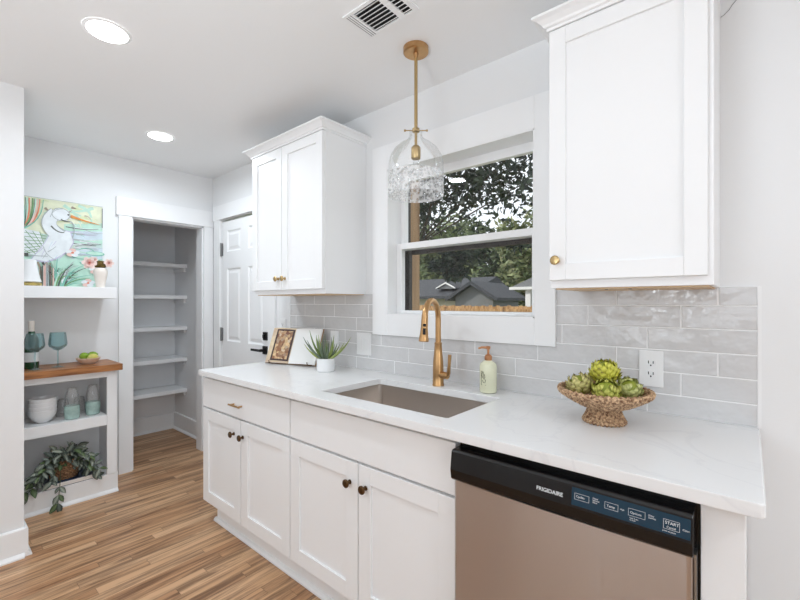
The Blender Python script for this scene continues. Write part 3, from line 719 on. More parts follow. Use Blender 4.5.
for i in range(14):
    a = rp.uniform(.2, .85); y = rp.uniform(.72, .96); brush(rp.choice(['lime', 'white', 'mint', 'yellow', 'taupe']), curve((a, y), (a + .05, y + rp.uniform(-.06, .06)), (min(1, a + rp.uniform(.05, .18)), y + rp.uniform(-.05, .03))), rp.uniform(.012, .04), .006)
# leaves top left
for x_, c_, w_ in ((.05, 'mint', .07), (.15, 'mint', .06), (.01, 'teal', .04), (.08, 'coral', .03), (.12, 'green', .035), (.2, 'coral', .028), (.17, 'pink', .03), (.04, 'dark', .015), (.14, 'dark', .012), (.24, 'teal', .02)): brush(c_, curve((.02, .64), (x_ * .9 + .03, .74), (x_ + .01, .985)), w_, w_ * .4)
# lattice
shape('white', [(0, .64), (.2, .62), (.3, .45), (.24, .36), (0, .36)])
for i in range(7):
    brush('green', [(0 if i < 4 else (i - 3.4) * .08, .36 + i * .07 if i < 4 else .62), (min(.3, .04 + i * .06), .37)], .008); brush('green', [(0, .6 - i * .045 if i < 6 else .36), (min(.29, .3 - i * .02), .64 - i * .03 - .06)], .008)
# bird
shape('lilac', [(.10, .30), (.24, .47), (.32, .60), (.43, .68), (.58, .66), (.625, .54), (.56, .42), (.42, .33), (.28, .27)])
shape('white', [(.12, .31), (.25, .47), (.33, .60), (.43, .67), (.57, .65), (.61, .54), (.55, .43), (.42, .35), (.28, .29)])
for i in range(9):
    a, y = rp.uniform(.24, .5), rp.uniform(.36, .6); brush(rp.choice(['grey', 'lilac', 'blue', 'lilac']), curve((a, y), (a - .03, y - .04), (a - rp.uniform(.04, .1), y - rp.uniform(.05, .1))), .009, .003)
brush('grey', curve((.40, .86), (.20, .70), (.47, .60), 12), .17, .20); brush('white', curve((.40, .86), (.21, .70), (.47, .58), 12), .15, .19)
blob('grey', .46, .845, .115, .075); blob('white', .46, .845, .105, .068)
brush('dark', curve((.34, .7), (.42, .62), (.5, .64)), .02, .012); brush('grey', curve((.33, .8), (.36, .9), (.48, .91)), .008)
brush('dark', curve((.46, .79), (.5, .76), (.58, .78)), .018, .008); brush('grey', curve((.58, .78), (.66, .72), (.6, .58)), .012)
brush('orange', [(.58, .835), (.78, .80), (.97, .775)], .035, .006); brush('coral', [(.58, .85), (.7, .825)], .012, .004); blob('dark', .55, .85, .012, .01)
brush('grey', curve((.3, .4), (.34, .42), (.4, .47)), .012, .006); brush('grey', curve((.25, .46), (.27, .36), (.4, .31)), .008); brush('grey', [(.0, .345), (.3, .35)], .02, .008); shape('dark', [(.03, .335), (.08, .335), (.08, .375), (.03, .375)])
# legs, reeds
for x_ in (.24, .3, .34, .39): brush(rp.choice(['dark', 'taupe']), curve((x_ - .06, .28), (x_, .2), (x_ - .01, .0)), .03, .02)
for x_ in (.27, .33): brush('pink', [(x_, .24), (x_, .0)], .02)
for i in range(60):
    x_ = rp.uniform(.38, .52); a = R(rp.uniform(15, 120)); l_ = rp.uniform(.14, .46); ex, ey = min(.99, x_ + l_ * math.cos(a)), .01 + l_ * .72 * math.sin(a)
    brush(rp.choice(['teal', 'green', 'mint', 'teal', 'white', 'grey', 'teal', 'dark']), curve((x_, .01), (x_ + .35 * (ex - x_), ey * .9), (ex, ey)), .02, .005)
for i in range(12): brush(rp.choice(['dark', 'taupe', 'grey', 'pink']), [(.19 + i * .016, .27 - abs(i - 6) * .01), (.185 + i * .017, 0)], .010, .012)
for i in range(8):
    x_ = rp.uniform(.36, .5); brush(rp.choice(['teal', 'green', 'mint', 'teal', 'dark']), curve((x_, 0), (x_ + .05, .2), (x_ + rp.uniform(.08, .42), rp.uniform(.1, .3))), .022, .006)
for cx_, cy_ in ((.6, .41), (.9, .22), (.8, .06)):
    for a in range(5): blob('pink' if a % 2 else 'white', cx_ + .05 * math.cos(a * 1.25 + .3), cy_ + .03 * math.sin(a * 1.25 + .3), .045, .022, 9)
    blob('coral', cx_, cy_, .02, .012, 8)
shape('dark', [(.985, .98), (.995, .98), (.995, .74), (.985, .74)]); shape('grey', [(0, .995), (1, .995), (1, 1), (0, 1)])
pa.build('painted_image', [pc[k_] for k_ in pk], cvo, smooth=0)

# ------------------------------------------------------------------ things on the wall shelf
x, y = -3.43, -.893
t = thing('flower_vase', 'small cream vase of pale pink flowers in front of the painting', 'vase', (x, y, 1.4135))
M['cream'] = mat('cream_ceramic', (238, 228, 218), .4)
MB().lathe([(.024, 1.414), (.026, 1.42), (.03, 1.45), (.038, 1.49), (.042, 1.52), (.038, 1.54), (.03, 1.548), (.027, 1.55), (.024, 1.546)], (x, y, 0), 24).build('vase_body', M['cream'], t)
M['basketdk'] = mat('brown_moss', (96, 78, 34), .9, noise=.4, nscale=60)
MB().lathe([(.02, 1.548), (.034, 1.556), (.036, 1.575), (.028, 1.592), (.012, 1.6)], (x, y, 0), 14).build('greenery', M['basketdk'], t)
def flower(cx, cy, cz, r):
    f = MB(); f.color((240, 214, 206)); c0 = Vector((cx, cy, cz)); rr_ = random.Random(int(cz * 1e4 + cy * 1e4))
    for ly, (n_, tilt, k_) in enumerate(((6, .25, 1), (5, .7, .75), (4, 1.2, .5))):
        for i in range(n_):
            a = 2 * math.pi * (i + .4 * ly) / n_ + rr_.uniform(-.1, .1); u = Vector((.35, math.cos(a), math.sin(a))) ; u = (Vector((0, math.cos(a), math.sin(a))) * math.cos(tilt) + Vector((1, 0, 0)) * math.sin(tilt)); v = Vector((0, -math.sin(a), math.cos(a)))
            pts = [c0, c0 + u * r * k_ * .6 + v * r * k_ * .45, c0 + u * r * k_ * 1.05 + v * r * k_ * .2, c0 + u * r * k_ * 1.05 - v * r * k_ * .2, c0 + u * r * k_ * .6 - v * r * k_ * .45]
            f.color(((242, 222, 214), (238, 204, 196), (226, 168, 158))[ly]); f.poly(pts)
    return f.build('blossom', M['petal'], t, smooth=0)
flower(-3.40, -.965, 1.577, .042); flower(-3.40, -.853, 1.583, .030); flower(-3.41, -.935, 1.60, .022)
x, y = -3.43, -1.262
t = thing('ceramic_pot', 'white flared ceramic pot on a gold foot, at the shelf\'s left end', 'pot', (x, y, 1.4135))
MB().lathe([(.048, 1.434), (.058, 1.44), (.05, 1.47), (.042, 1.51), (.036, 1.55), (.034, 1.575), (.03, 1.578), (.029, 1.56)], (x, y, 0), 28).build('pot_body', M['porc'], t)
gf = MB().lathe([(.054, 1.414), (.06, 1.42), (.06, 1.43), (.05, 1.435)], (x, y, 0), 24).build('gold_foot', M['gold'], t)

# ------------------------------------------------------------------ on the wooden top
ZB = .8865
x, y = -3.50, -1.243
t = thing('wine_bottle', 'dark green wine bottle with white foil top on the wooden worktop', 'bottle', (x, y, ZB))
MB().lathe([(.034, ZB), (.037, ZB + .006), (.0375, ZB + .17), (.034, ZB + .195), (.02, ZB + .222), (.0145, ZB + .24), (.014, ZB + .295)], (x, y, 0), 26).build('bottle_body', M['bottleglass'], t)
setlabel(MB().lathe([(.0148, ZB + .235), (.0152, ZB + .238), (.0155, ZB + .303), (.013, ZB + .305)], (x, y, 0), 20).build('foil_capsule', M['cream'], t), 'white foil capsule')
lb2 = MB(); lb2.rings([[(x + .0379 * math.cos(R(a)), y + .0379 * math.sin(R(a)), ZB + z) for a in range(-75, 80, 10)] for z in (.045, .105)], False, False, closed=False)
setlabel(lb2.build('paper_label', M['porc'], t), 'pale paper label')
def goblet(x, y, label):
    t = thing('wine_glass', label, 'wine glass', (x, y, ZB), 'smoky wine glasses')
    MB().lathe([(.032, .002 + ZB), (.0335, ZB + .003), (.02, ZB + .006), (.006, ZB + .012), (.0042, ZB + .03), (.004, ZB + .105), (.006, ZB + .112)], (x, y, 0), 24).build('foot_and_stem', M['tealglass'], t)
    MB().lathe([(.005, ZB + .11), (.02, ZB + .116), (.044, ZB + .136), (.05, ZB + .152), (.046, ZB + .19), (.041, ZB + .228), (.040, ZB + .228), (.0445, ZB + .19), (.0485, ZB + .152), (.042, ZB + .138), (.004, ZB + .114)], (x, y, 0), 28, cap0=False).build('glass_bowl', M['tealglass'], t)
goblet(-3.405, -1.240, 'smoky teal stemmed wine glass standing in front of the green bottle'); goblet(-3.44, -1.122, 'smoky teal stemmed wine glass standing alone, right of the green bottle')
x, y = -3.475, -.952
t = thing('fruit_bowl', 'small cream bowl of limes at the right of the wooden worktop', 'bowl', (x, y, ZB))
M['blush'] = mat('blush_ceramic', (232, 208, 190), .35)
MB().lathe([(.03, ZB), (.034, ZB + .004), (.055, ZB + .018), (.072, ZB + .042), (.069, ZB + .043), (.052, ZB + .022), (.03, ZB + .01), (.001, ZB + .009)], (x, y, 0), 30, cap1=False).build('bowl_body', M['blush'], t)
M['lime'] = mat('lime_peel', (122, 160, 36), .35, rgb2=(150, 184, 60), nscale=20, bump=.1, bscale=150); M['lemon'] = mat('yellow_peel', (206, 196, 92), .4, rgb2=(220, 212, 130), nscale=20, bump=.1, bscale=150)
def citrus(dx, dy, dz, m, label, rot):
    Mx = Matrix.Translation((x + dx, y + dy, ZB + dz)) @ Matrix.Rotation(R(rot), 4, 'Z') @ Matrix.Rotation(R(80), 4, 'Y')
    prof = [(.002, -.034), (.005, -.031)] + [(.025 * math.sin(math.pi * i / 10), -.03 * math.cos(math.pi * i / 10)) for i in range(1, 10)] + [(.005, .031), (.002, .034)]
    tag(MB().lathe(prof, seg=18, M=Mx).build('lime_fruit', m, smooth=60, loc=(x + dx, y + dy, ZB + dz)), label, 'fruit', 'citrus in the cream bowl')
citrus(.008, -.026, .056, M['lime'], 'green lime on the left of the cream fruit bowl', 20); citrus(-.014, .026, .056, M['lime'], 'green lime on the right of the cream fruit bowl', 70)
citrus(.036, .016, .046, M['lemon'], 'yellow citrus fruit at the front of the cream fruit bowl', 80)

# ------------------------------------------------------------------ in the shelving unit
ZM = .5405
x, y = -3.455, -1.195
wb = ['lowest', 'second from bottom', 'second from top', 'topmost']
for i in range(4):
    z = ZM + i * .025; s_ = .93 + .02 * i
    prof = [(.034, z), (.036, z + .004), (.058, z + .018), (.082, z + .05), (.086, z + .082), (.083, z + .083), (.079, z + .052), (.055, z + .022), (.03, z + .009), (.001, z + .008)]
    tag(MB().lathe([(r_ * .84, z_) for r_, z_ in prof], (x, y, 0), 32, cap1=False).build('cereal_bowl', M['porc'], loc=(x, y, z)), f'white bowl, {wb[i]} of the stack on the middle shelf', 'bowl', 'stacked white bowls')
def tumbler(x, y, lab):
    z = ZM
    tag(MB().lathe([(.034, z), (.039, z + .004), (.043, z + .05), (.042, z + .088), (.039, z + .088), (.039, z + .05), (.036, z + .012), (.001, z + .01)], (x, y, 0), 26, cap1=False).build('tumbler', M['pressed'], loc=(x, y, z)), lab, 'tumbler', 'pressed teal tumblers')
def clear(x, y, z, lab):
    tag(MB().lathe([(.040, z), (.041, z + .003), (.037, z + .06), (.028, z + .108), (.026, z + .112), (.001, z + .112), (.001, z + .109), (.025, z + .109), (.035, z + .06), (.0385, z + .001)], (x, y, 0), 24, cap0=False, cap1=False).build('drinking_glass', M['clearglass'], loc=(x, y, z)), lab, 'glass', 'clear drinking glasses')
tumbler(-3.42, -1.052, 'pressed teal tumbler nearer the white bowls'); tumbler(-3.45, -.932, 'pressed teal tumbler farther from the bowls, by the right side')
clear(-3.42, -1.052, ZM + .0885, 'clear glass upturned on the teal tumbler nearer the bowls'); clear(-3.45, -.932, ZM + .0885, 'clear glass upturned on the teal tumbler by the right side')
clear(-3.56, -1.075, ZM, 'clear glass behind the teal tumbler nearer the bowls'); clear(-3.56, -.985, ZM, 'clear glass standing behind and between the two teal tumblers')

# big book and trailing plant
ZF = .1305
t = thing('lying_book', 'navy-covered large book lying under the trailing plant pot', 'book', (-3.455, -1.06, ZF))
M['navy'] = mat('navy_cover', (30, 48, 74), .5); M['paper'] = mat('page_paper', (236, 230, 224), .8)
k = MB(); k.box(-3.57, -3.352, -1.20, -.935, ZF, ZF + .003); k.box(-3.57, -3.352, -1.20, -.935, ZF + .027, ZF + .03); k.box(-3.57, -3.565, -1.20, -.935, ZF, ZF + .03); k.build('cover', M['navy'], t, smooth=0)
MB().box(-3.564, -3.351, -1.196, -.939, ZF + .003, ZF + .027).build('pages', M['paper'], t, smooth=0)
PXp, PYp, PZp = -3.45, -1.088, ZF + .0305
t = thing('trailing_plant', 'leafy trailing plant in a round wicker pot in the lowest compartment', 'houseplant', (PXp, PYp, PZp))
def wicker(mb, ringset, seg=96, tube=6, tr=.006, freq=26, ph=0):
    for i, (r_, z_) in enumerate(ringset):
        rs = []
        for j in range(seg):
            a = 2 * math.pi * j / seg; q = 1 + .34 * math.sin(freq * a + (i % 2) * math.pi + ph)
            u = Vector((math.cos(a), math.sin(a), 0))
            rs.append([mb[1] + u * (r_ + tr * q * math.cos(2 * math.pi * k_ / tube)) + Vector((0, 0, z_ + tr * q * math.sin(2 * math.pi * k_ / tube))) for k_ in range(tube)])
        rs.append(rs[0]); mb[0].rings(rs, False, False)
def wick_mat(name, a, b_):
    return mat(name, a, .75, rgb2=b_, nscale=120, bump=.6, bscale=220)
M['wicker'] = wick_mat('woven_seagrass', (120, 80, 54), (232, 196, 156)); M['wickerdk'] = wick_mat('brown_wicker', (92, 66, 46), (164, 126, 92))
wk = MB(); wicker((wk, Vector((PXp, PYp, PZp))), [(.055 + .022 * math.sin(math.pi * (.15 + .7 * i / 9)), .006 + i * .0118) for i in range(10)], tr=.0072, freq=18)
wk.lathe([(.05, PZp + .0), (.066, PZp + .03), (.068, PZp + .06), (.058, PZp + .11), (.054, PZp + .108), (.052, PZp + .095), (.001, PZp + .095)], (PXp, PYp, 0), 28, cap1=False); wk.build('wicker_pot', M['wickerdk'], t)
def leaf(mb, base, d, up, Ln, W, cols, fold=.25, droop=.25):
    """pointed oval leaf with a pale centre and dark rim"""
    d = d.normalized(); s_ = d.cross(up).normalized(); n_ = s_.cross(d).normalized()
    prof = [(0, .02), (.18, .55), (.42, 1), (.7, .8), (.9, .35), (1, .02)]; pts = []
    for u_, w_ in prof:
        c0 = base + d * Ln * u_ + n_ * (-droop * Ln * u_ * u_)
        pts.append((c0 + s_ * W * w_ / 2 + n_ * fold * W * w_ / 2, c0, c0 - s_ * W * w_ / 2 + n_ * fold * W * w_ / 2))
    C = [(*lin(c_), 1) for c_ in cols]
    V = [[mb.bm.verts.new(p) for p in q] for q in pts]
    for i in range(len(V) - 1):
        mb.face([V[i][0], V[i][1], V[i + 1][1], V[i + 1][0]], [C[1], C[0], C[0], C[1]]); mb.face([V[i][1], V[i][2], V[i + 1][2], V[i + 1][1]], [C[0], C[1], C[1], C[0]])
rg = random.Random(11); lf = MB(); lf.color((60, 80, 60)); st = MB()
top = Vector((PXp, PYp, PZp + .1))
def vine(p0, p1, p2, n_, L0=.062):
    pts = [p0 * (1 - q) ** 2 + p1 * 2 * q * (1 - q) + p2 * q * q for q in [i / n_ for i in range(n_ + 1)]]
    st.tube(pts, .0022, 5)
    for i in range(1, n_ + 1):
        dd = (pts[i] - pts[i - 1]).normalized()
        for sd in (-1, 1):
            side = dd.cross(Vector((.6, 0, .8))).normalized() * sd
            dv = (dd * rg.uniform(.2, .9) + side * rg.uniform(.2, 1) + Vector((rg.uniform(.0, .6), rg.uniform(-.4, .4), rg.uniform(-.5, .35)))).normalized()
            g_ = rg.random(); cols = [(96 + g_ * 90, 106 + g_ * 84, 96 + g_ * 76), (28 + g_ * 20, 38 + g_ * 22, 31 + g_ * 17)]
            if g_ > .8: cols = [(104, 122, 80), (48, 66, 40)]
            if abs(pts[i].y - PYp) < .062 and PZp - .02 < pts[i].z < PZp + .098 and pts[i].x > PXp - .02: continue
            LL = L0 * rg.uniform(.6, 1.15); leaf(lf, pts[i], dv, Vector((.75, 0, .65)) + Vector((rg.uniform(-.4, .4), rg.uniform(-.4, .4), 0)), LL, LL * .52, cols)
ends = [(-3.36, -1.305, .165), (-3.35, -1.29, .13), (-3.33, -1.235, .235), (-3.305, -1.145, .05), (-3.36, -1.2, .30), (-3.37, -1.11, .335), (-3.39, -1.03, .335), (-3.36, -1.0, .305), (-3.36, -.955, .27), (-3.345, -.92, .19), (-3.34, -.93, .145), (-3.38, -.985, .2), (-3.42, -1.15, .33), (-3.345, -1.27, .21), (-3.5, -1.0, .32), (-3.33, -1.17, .19)]
for e_ in ends:
    e_ = Vector(e_); mid = (top + e_) / 2 + Vector((.03, 0, .07)); mid.z = max(mid.z, e_.z + .03)
    vine(top + Vector((rg.uniform(-.02, .03), rg.uniform(-.03, .03), 0)), mid, e_, 5 if (e_ - top).length < .15 else 7)
lf.build('foliage', M['leaf'], t, smooth=0); M['stem'] = mat('green_stem', (86, 92, 62), .6); st.build('stems', M['stem'], t)

# ------------------------------------------------------------------ counter: cookbook, aloe, bowl of artichokes
ZK = .9145
t = thing('open_cookbook', 'open cookbook with a food photo page, propped near the far end of the counter', 'book', (-2.2, -.2, ZK))
A = Vector((-2.372, -.262, ZK + .008)); B = Vector((-2.025, -.135, ZK + .008)); uu = (B - A).normalized(); bk = Vector((-uu.y, uu.x, 0))
lean = (Vector((0, 0, 1)) * math.cos(R(24)) + bk * math.sin(R(24))).normalized(); out = uu.cross(lean).normalized()
if out.y > 0: out = -out
Hh = .235; Wd = (B - A).length; mid = A + uu * Wd * .47
def pg(s_, h_, o_=0): return A + uu * Wd * s_ + lean * Hh * h_ + out * o_
def page_half(s0, s1, name, m):
    k = MB(); rows_ = []
    for i in range(9):
        q = i / 8; s_ = s0 + (s1 - s0) * q
        dsp = abs(s_ - .47) / .53; bul = .004 + .012 * math.sin(min(1, dsp * 1.1) * math.pi * .8) 
        rows_.append((s_, bul))
    k.rings([[pg(s_, 0, .002), pg(s_, 0, o_), pg(s_, 1, o_), pg(s_, 1, .002)] for s_, o_ in rows_]); return k.build(name, m, t, smooth=30)
lp = page_half(0.005, .47, 'left_page', M['paper']); page_half(.47, .995, 'right_page', mat('white_page', (240, 240, 238), .7))
k = MB(); k.rings([[pg(s_, -.015, -.003), pg(s_, -.015, .001), pg(s_, 1.012, .001), pg(s_, 1.012, -.003)] for s_ in (-.015, .47, 1.012)]); k.build('cover', mat('tan_cover', (170, 140, 112), .6), t, smooth=0)
def food():
    m = bpy.data.materials.new('food_photo_print'); m.use_nodes = True; nt = m.node_tree; b_ = nt.nodes['Principled BSDF']
    tc = nt.nodes.new('ShaderNodeTexCoord'); v = nt.nodes.new('ShaderNodeTexVoronoi'); v.inputs['Scale'].default_value = 58; nt.links.new(tc.outputs['Object'], v.inputs['Vector'])
    r = nt.nodes.new('ShaderNodeValToRGB'); e_ = r.color_ramp.elements; e_[0].color = (*lin((92, 58, 44)), 1); e_[1].color = (*lin((240, 222, 190)), 1)
    for p_, c_ in ((.3, (150, 104, 74)), (.5, (226, 196, 150)), (.7, (120, 76, 60))): q = e_.new(p_); q.color = (*lin(c_), 1)
    nt.links.new(v.outputs['Color'], r.inputs[0]); nt.links.new(r.outputs[0], b_.inputs['Base Color']); b_.inputs['Roughness'].default_value = .35
    return m
ph = MB(); 
def quadp(mb, s0, s1, h0, h1, o_):
    n_ = 8
    for i in range(n_):
        a_, b_ = s0 + (s1 - s0) * i / n_, s0 + (s1 - s0) * (i + 1) / n_
        def oo(s_): dsp = abs(s_ - .47) / .53; return .004 + .012 * math.sin(min(1, dsp * 1.1) * math.pi * .8) + o_
        mb.poly([pg(a_, h0, oo(a_)), pg(b_, h0, oo(b_)), pg(b_, h1, oo(b_)), pg(a_, h1, oo(a_))])
quadp(ph, .01, .465, .005, .995, .0006); setlabel(ph.build('photo_border', mat('print_tan', (196, 172, 148), .4, rgb2=(224, 206, 172), nscale=20), lp, smooth=0), 'tan printed border')
ph = MB(); quadp(ph, .10, .455, .06, .96, .0012); ph.build('photo_tray', mat('print_dark_brown', (70, 52, 52), .4), lp, smooth=0)
ph = MB(); quadp(ph, .135, .42, .11, .91, .0018); ph.build('photo_food', food(), lp, smooth=0)
bs = thing('book_stand', 'low wire book stand under the open cookbook', 'book stand', (-2.2, -.2, ZK))
k = MB(); r0 = .003
for s_ in (.12, .88): 
    b0 = pg(s_, -.02, -.008); k.tube([Vector((b0.x, b0.y, ZK + r0)) + out * .035 + Vector((0, 0, .012)), Vector((b0.x, b0.y, ZK + r0)) + out * .034, Vector((b0.x, b0.y, ZK + r0)) - out * .004, pg(s_, .7, -.009)], r0, 8)
    k.tube([pg(s_, .66, -.009), Vector((pg(s_, .66).x, pg(s_, .66).y, ZK + r0)) - out * .07], r0, 8)
b0, b1 = pg(.04, 0, 0), pg(.96, 0, 0); k.tube([Vector((b0.x, b0.y, ZK + r0)) + out * .02, Vector((b1.x, b1.y, ZK + r0)) + out * .02], r0, 8)
k.build('wire_frame', M['bronze'], bs)

x, y = -1.862, -.188
t = thing('potted_aloe', 'small spiky aloe in a white pot beside the cookbook', 'potted plant', (x, y, ZK))
MB().lathe([(.048, ZK), (.051, ZK + .003), (.0535, ZK + .074), (.05, ZK + .075), (.048, ZK + .062), (.001, ZK + .06)], (x, y, 0), 30, cap1=False).build('pot', M['porc'], t)
MB().lathe([(.048, ZK + .06), (.02, ZK + .066), (.001, ZK + .067)], (x, y, 0), 20, cap1=False).build('soil', M['soil'], t)
al = MB(); al.color((86, 112, 70)); ra = random.Random(5)
for i in range(26):
    a = i * 2.39996; el = R(12 + 52 * (i / 26) ** 1.3 + ra.uniform(-8, 8)); Ln = ra.uniform(.12, .19) * (1.0 if i < 16 else .72)
    h_ = Vector((math.cos(a), math.sin(a), 0)); p0 = Vector((x, y, ZK + .066)) + h_ * .012
    if h_.y > .6: Ln *= .8
    pts = []
    for j in range(7):
        q = j / 6; ang = el + q * R(24); pts.append(p0 + h_ * Ln * q * math.cos(el + q * .3) + Vector((0, 0, Ln * q * math.sin(el + q * .3) + .02 * q * q)))
    g_ = ra.random(); al.color((120 + 44 * g_, 140 + 34 * g_, 80 + 20 * g_) if ra.random() > .4 else (112, 126, 104))
    al.tube(pts, [.008, .0078, .007, .0058, .0044, .0028, .0006], 6)
al.build('leaves', M['leaf'], t)

BXc, BYc = -.366, -.243
t = thing('woven_bowl', 'round seagrass pedestal bowl on the counter in front of the outlet', 'bowl', (BXc, BYc, ZK))
wb_ = MB(); C0 = Vector((BXc, BYc, ZK)); rs_ = []
for i in range(11):
    q = i / 10; rs_.append((.044 + .092 * q ** .9, .053 + .046 * q ** 1.25))
wicker((wb_, C0), rs_, seg=128, tr=.0068, freq=40); wicker((wb_, C0), [(.1375, .105)], seg=128, tr=.0075, freq=44)
wb_.lathe([(.001, ZK + .051), (.045, ZK + .051)] + [(r_ + .001, ZK + z_) for r_, z_ in rs_], (BXc, BYc, 0), 48, cap1=False)
wb_.build('bowl_body', M['wicker'], t)
ft = MB(); wicker((ft, C0), [(.0595 - .016 * math.sin(math.pi * .5 * i / 5), .007 + i * .0088) for i in range(6)], seg=110, tr=.0072, freq=30); ft.lathe([(.056, ZK + .002), (.042, ZK + .053)], (BXc, BYc, 0), 40); ft.build('pedestal', M['wicker'], t)

def artichoke(cx, cy, cz, r, tilt, az, brown, label, seed, gcol=(172, 182, 70)):
    rr_ = random.Random(seed)
    Mx = Matrix.Translation((cx, cy, cz)) @ Matrix.Rotation(R(az), 4, 'Z') @ Matrix.Rotation(R(tilt), 4, 'Y')
    t = thing('artichoke', label, 'artichoke', (cx, cy, cz - r), 'artichokes in the bowl')
    m = MB(); m.color((150, 160, 60))
    core = [(r * .80 * math.sin(math.pi * i / 10), -r * .86 * math.cos(math.pi * i / 10)) for i in range(11)]
    m.lathe(core, seg=20, M=Mx)
    G = [(*lin(gcol), 1), (*lin(tuple(min(255, v + 40) for v in gcol)), 1), (*lin((84, 52, 40)), 1), (*lin((116, 118, 40)), 1)]
    layers = 8
    for ly in range(layers):
        ph_ = -.78 + 1.5 * ly / (layers - 1); n_ = [6, 8, 9, 9, 8, 7, 5, 3][ly]
        for i in range(n_):
            a = 2 * math.pi * (i + .5 * (ly % 2)) / n_ + rr_.uniform(-.07, .07)
            W = r * .62 * (1 - .30 * abs(ly - 3.5) / 3.5); pts = []
            for k_, (dt, w_) in enumerate(((-.10, .55), (.18, 1), (.42, .86), (.60, .44), (.66, .04))):
                th = math.pi / 2 - (ph_ + dt * .95); R_ = r * (.80 + .16 * k_ / 4 + .12 * math.sin(k_ / 4 * math.pi) + ((0, 0, .01, .07, .19)[k_] if ly < 7 else 0))
                R_ *= 1 + rr_.uniform(-.012, .012); row = []
                for sx in (-1, 0, 1):
                    aa = a + sx * W * w_ / 2 / max(.25 * r, R_ * math.sin(max(.05, th))) ; RR = R_ * (1 + (.035 if sx == 0 else -.05))
                    row.append(Mx @ Vector((RR * math.sin(th) * math.cos(aa), RR * math.sin(th) * math.sin(aa), RR * math.cos(th))))
                pts.append(row)
            tip = G[2] if rr_.random() < brown else G[1]
            cs = [G[3], G[0], G[1], G[0] if tip is G[1] else tuple(.55 * G[0][q] + .45 * tip[q] for q in range(4)), tip if tip is G[2] else G[0]]
            V = [[m.bm.verts.new(p) for p in row] for row in pts]
            for k_ in range(4):
                for sx in range(2): m.face([V[k_][sx], V[k_][sx + 1], V[k_ + 1][sx + 1], V[k_ + 1][sx]], [cs[k_], cs[k_], cs[k_ + 1], cs[k_ + 1]])
    m.build('bracts', M['petal'], t, smooth=60)
    sm_ = MB(); sm_.lathe([(r * .26, -r * .8), (r * .22, -r * 1.0), (r * .2, -r * 1.08)], seg=12, M=Mx); sm_.build('stem', M['stem2'], t)
M['stem2'] = mat('artichoke_stem', (160, 160, 96), .7, noise=.15, nscale=40)
artichoke(-.436, -.263, ZK + .112, .043, 20, 200, .75, 'artichoke with brown-tipped leaves, leftmost in the woven bowl', 1, (182, 174, 104))
artichoke(-.347, -.292, ZK + .107, .043, 38, 285, .35, 'green artichoke at the front centre of the woven bowl', 2, (186, 188, 84))
artichoke(-.302, -.202, ZK + .107, .041, 42, 315, .15, 'pale green artichoke on the right side of the woven bowl', 3, (190, 194, 122))
artichoke(-.371, -.217, ZK + .156, .046, 14, 260, .35, 'bright yellow-green artichoke topmost in the woven bowl', 4, (184, 182, 56))

# thin cable above the right wall cabinet
k = MB(); k.tube([(-.072, -.003, 2.247), (-.062, -.003, 2.252), (-.05, -.003, 2.262), (-.043, -.003, 2.274), (-.03, -.003, 2.287), (-.01, -.003, 2.30), (.01, -.003, 2.34)], .0009, 6)
tag(k.build('thin_wire', mat('grey_wire', (150, 148, 146), .6)), 'thin grey wire running up the wall beside the right wall cabinet', 'wire')

# ------------------------------------------------------------------ outside the window
GZ = -.6
M['grass'] = mat('lawn_grass', (96, 108, 66), .9, noise=.3, nscale=3)
g = MB(); g.box(-60, 20, .3, 60, GZ - .1, GZ); struct(g.build('ground', M['grass'], smooth=0))
M['fencewood'] = wood('cedar_fence_wood', (150, 112, 74), (196, 158, 112), (9, 9, .6), .8)
t = thing('wooden_fence', 'tan vertical-board wooden fence across the yard outside', 'fence', (-9, 11.5, GZ))
rf = random.Random(2); f = MB(); xx = -22.0
while xx < -1:
    f.box(xx, xx + .135, 11.5, 11.52, GZ, 1.20 + rf.uniform(-.03, .02)); xx += .142
f.build('fence_boards', M['fencewood'], t, smooth=0)
f = MB(); f.box(-22, -1, 11.44, 11.5, 1.0, 1.09); f.box(-22, -1, 11.44, 11.5, .1, .19); f.build('fence_rails', M['fencewood'], t, smooth=0)
for i in range(9): MB().box(-21 + i * 2.4, -20.9 + i * 2.4, 11.4, 11.5, GZ, 1.15).build('fence_post', M['fencewood'], t, smooth=0)
M['postwood'] = wood('weathered_post_wood', (132, 104, 76), (172, 140, 106), (7, 7, 1.2), .85)
k = MB(); k.box(-2.215, -2.085, .86, .99, GZ, 3.4); tag(k.build('timber_post', M['postwood'], bev=.008, smooth=0), 'weathered square timber post just outside the window', 'post')

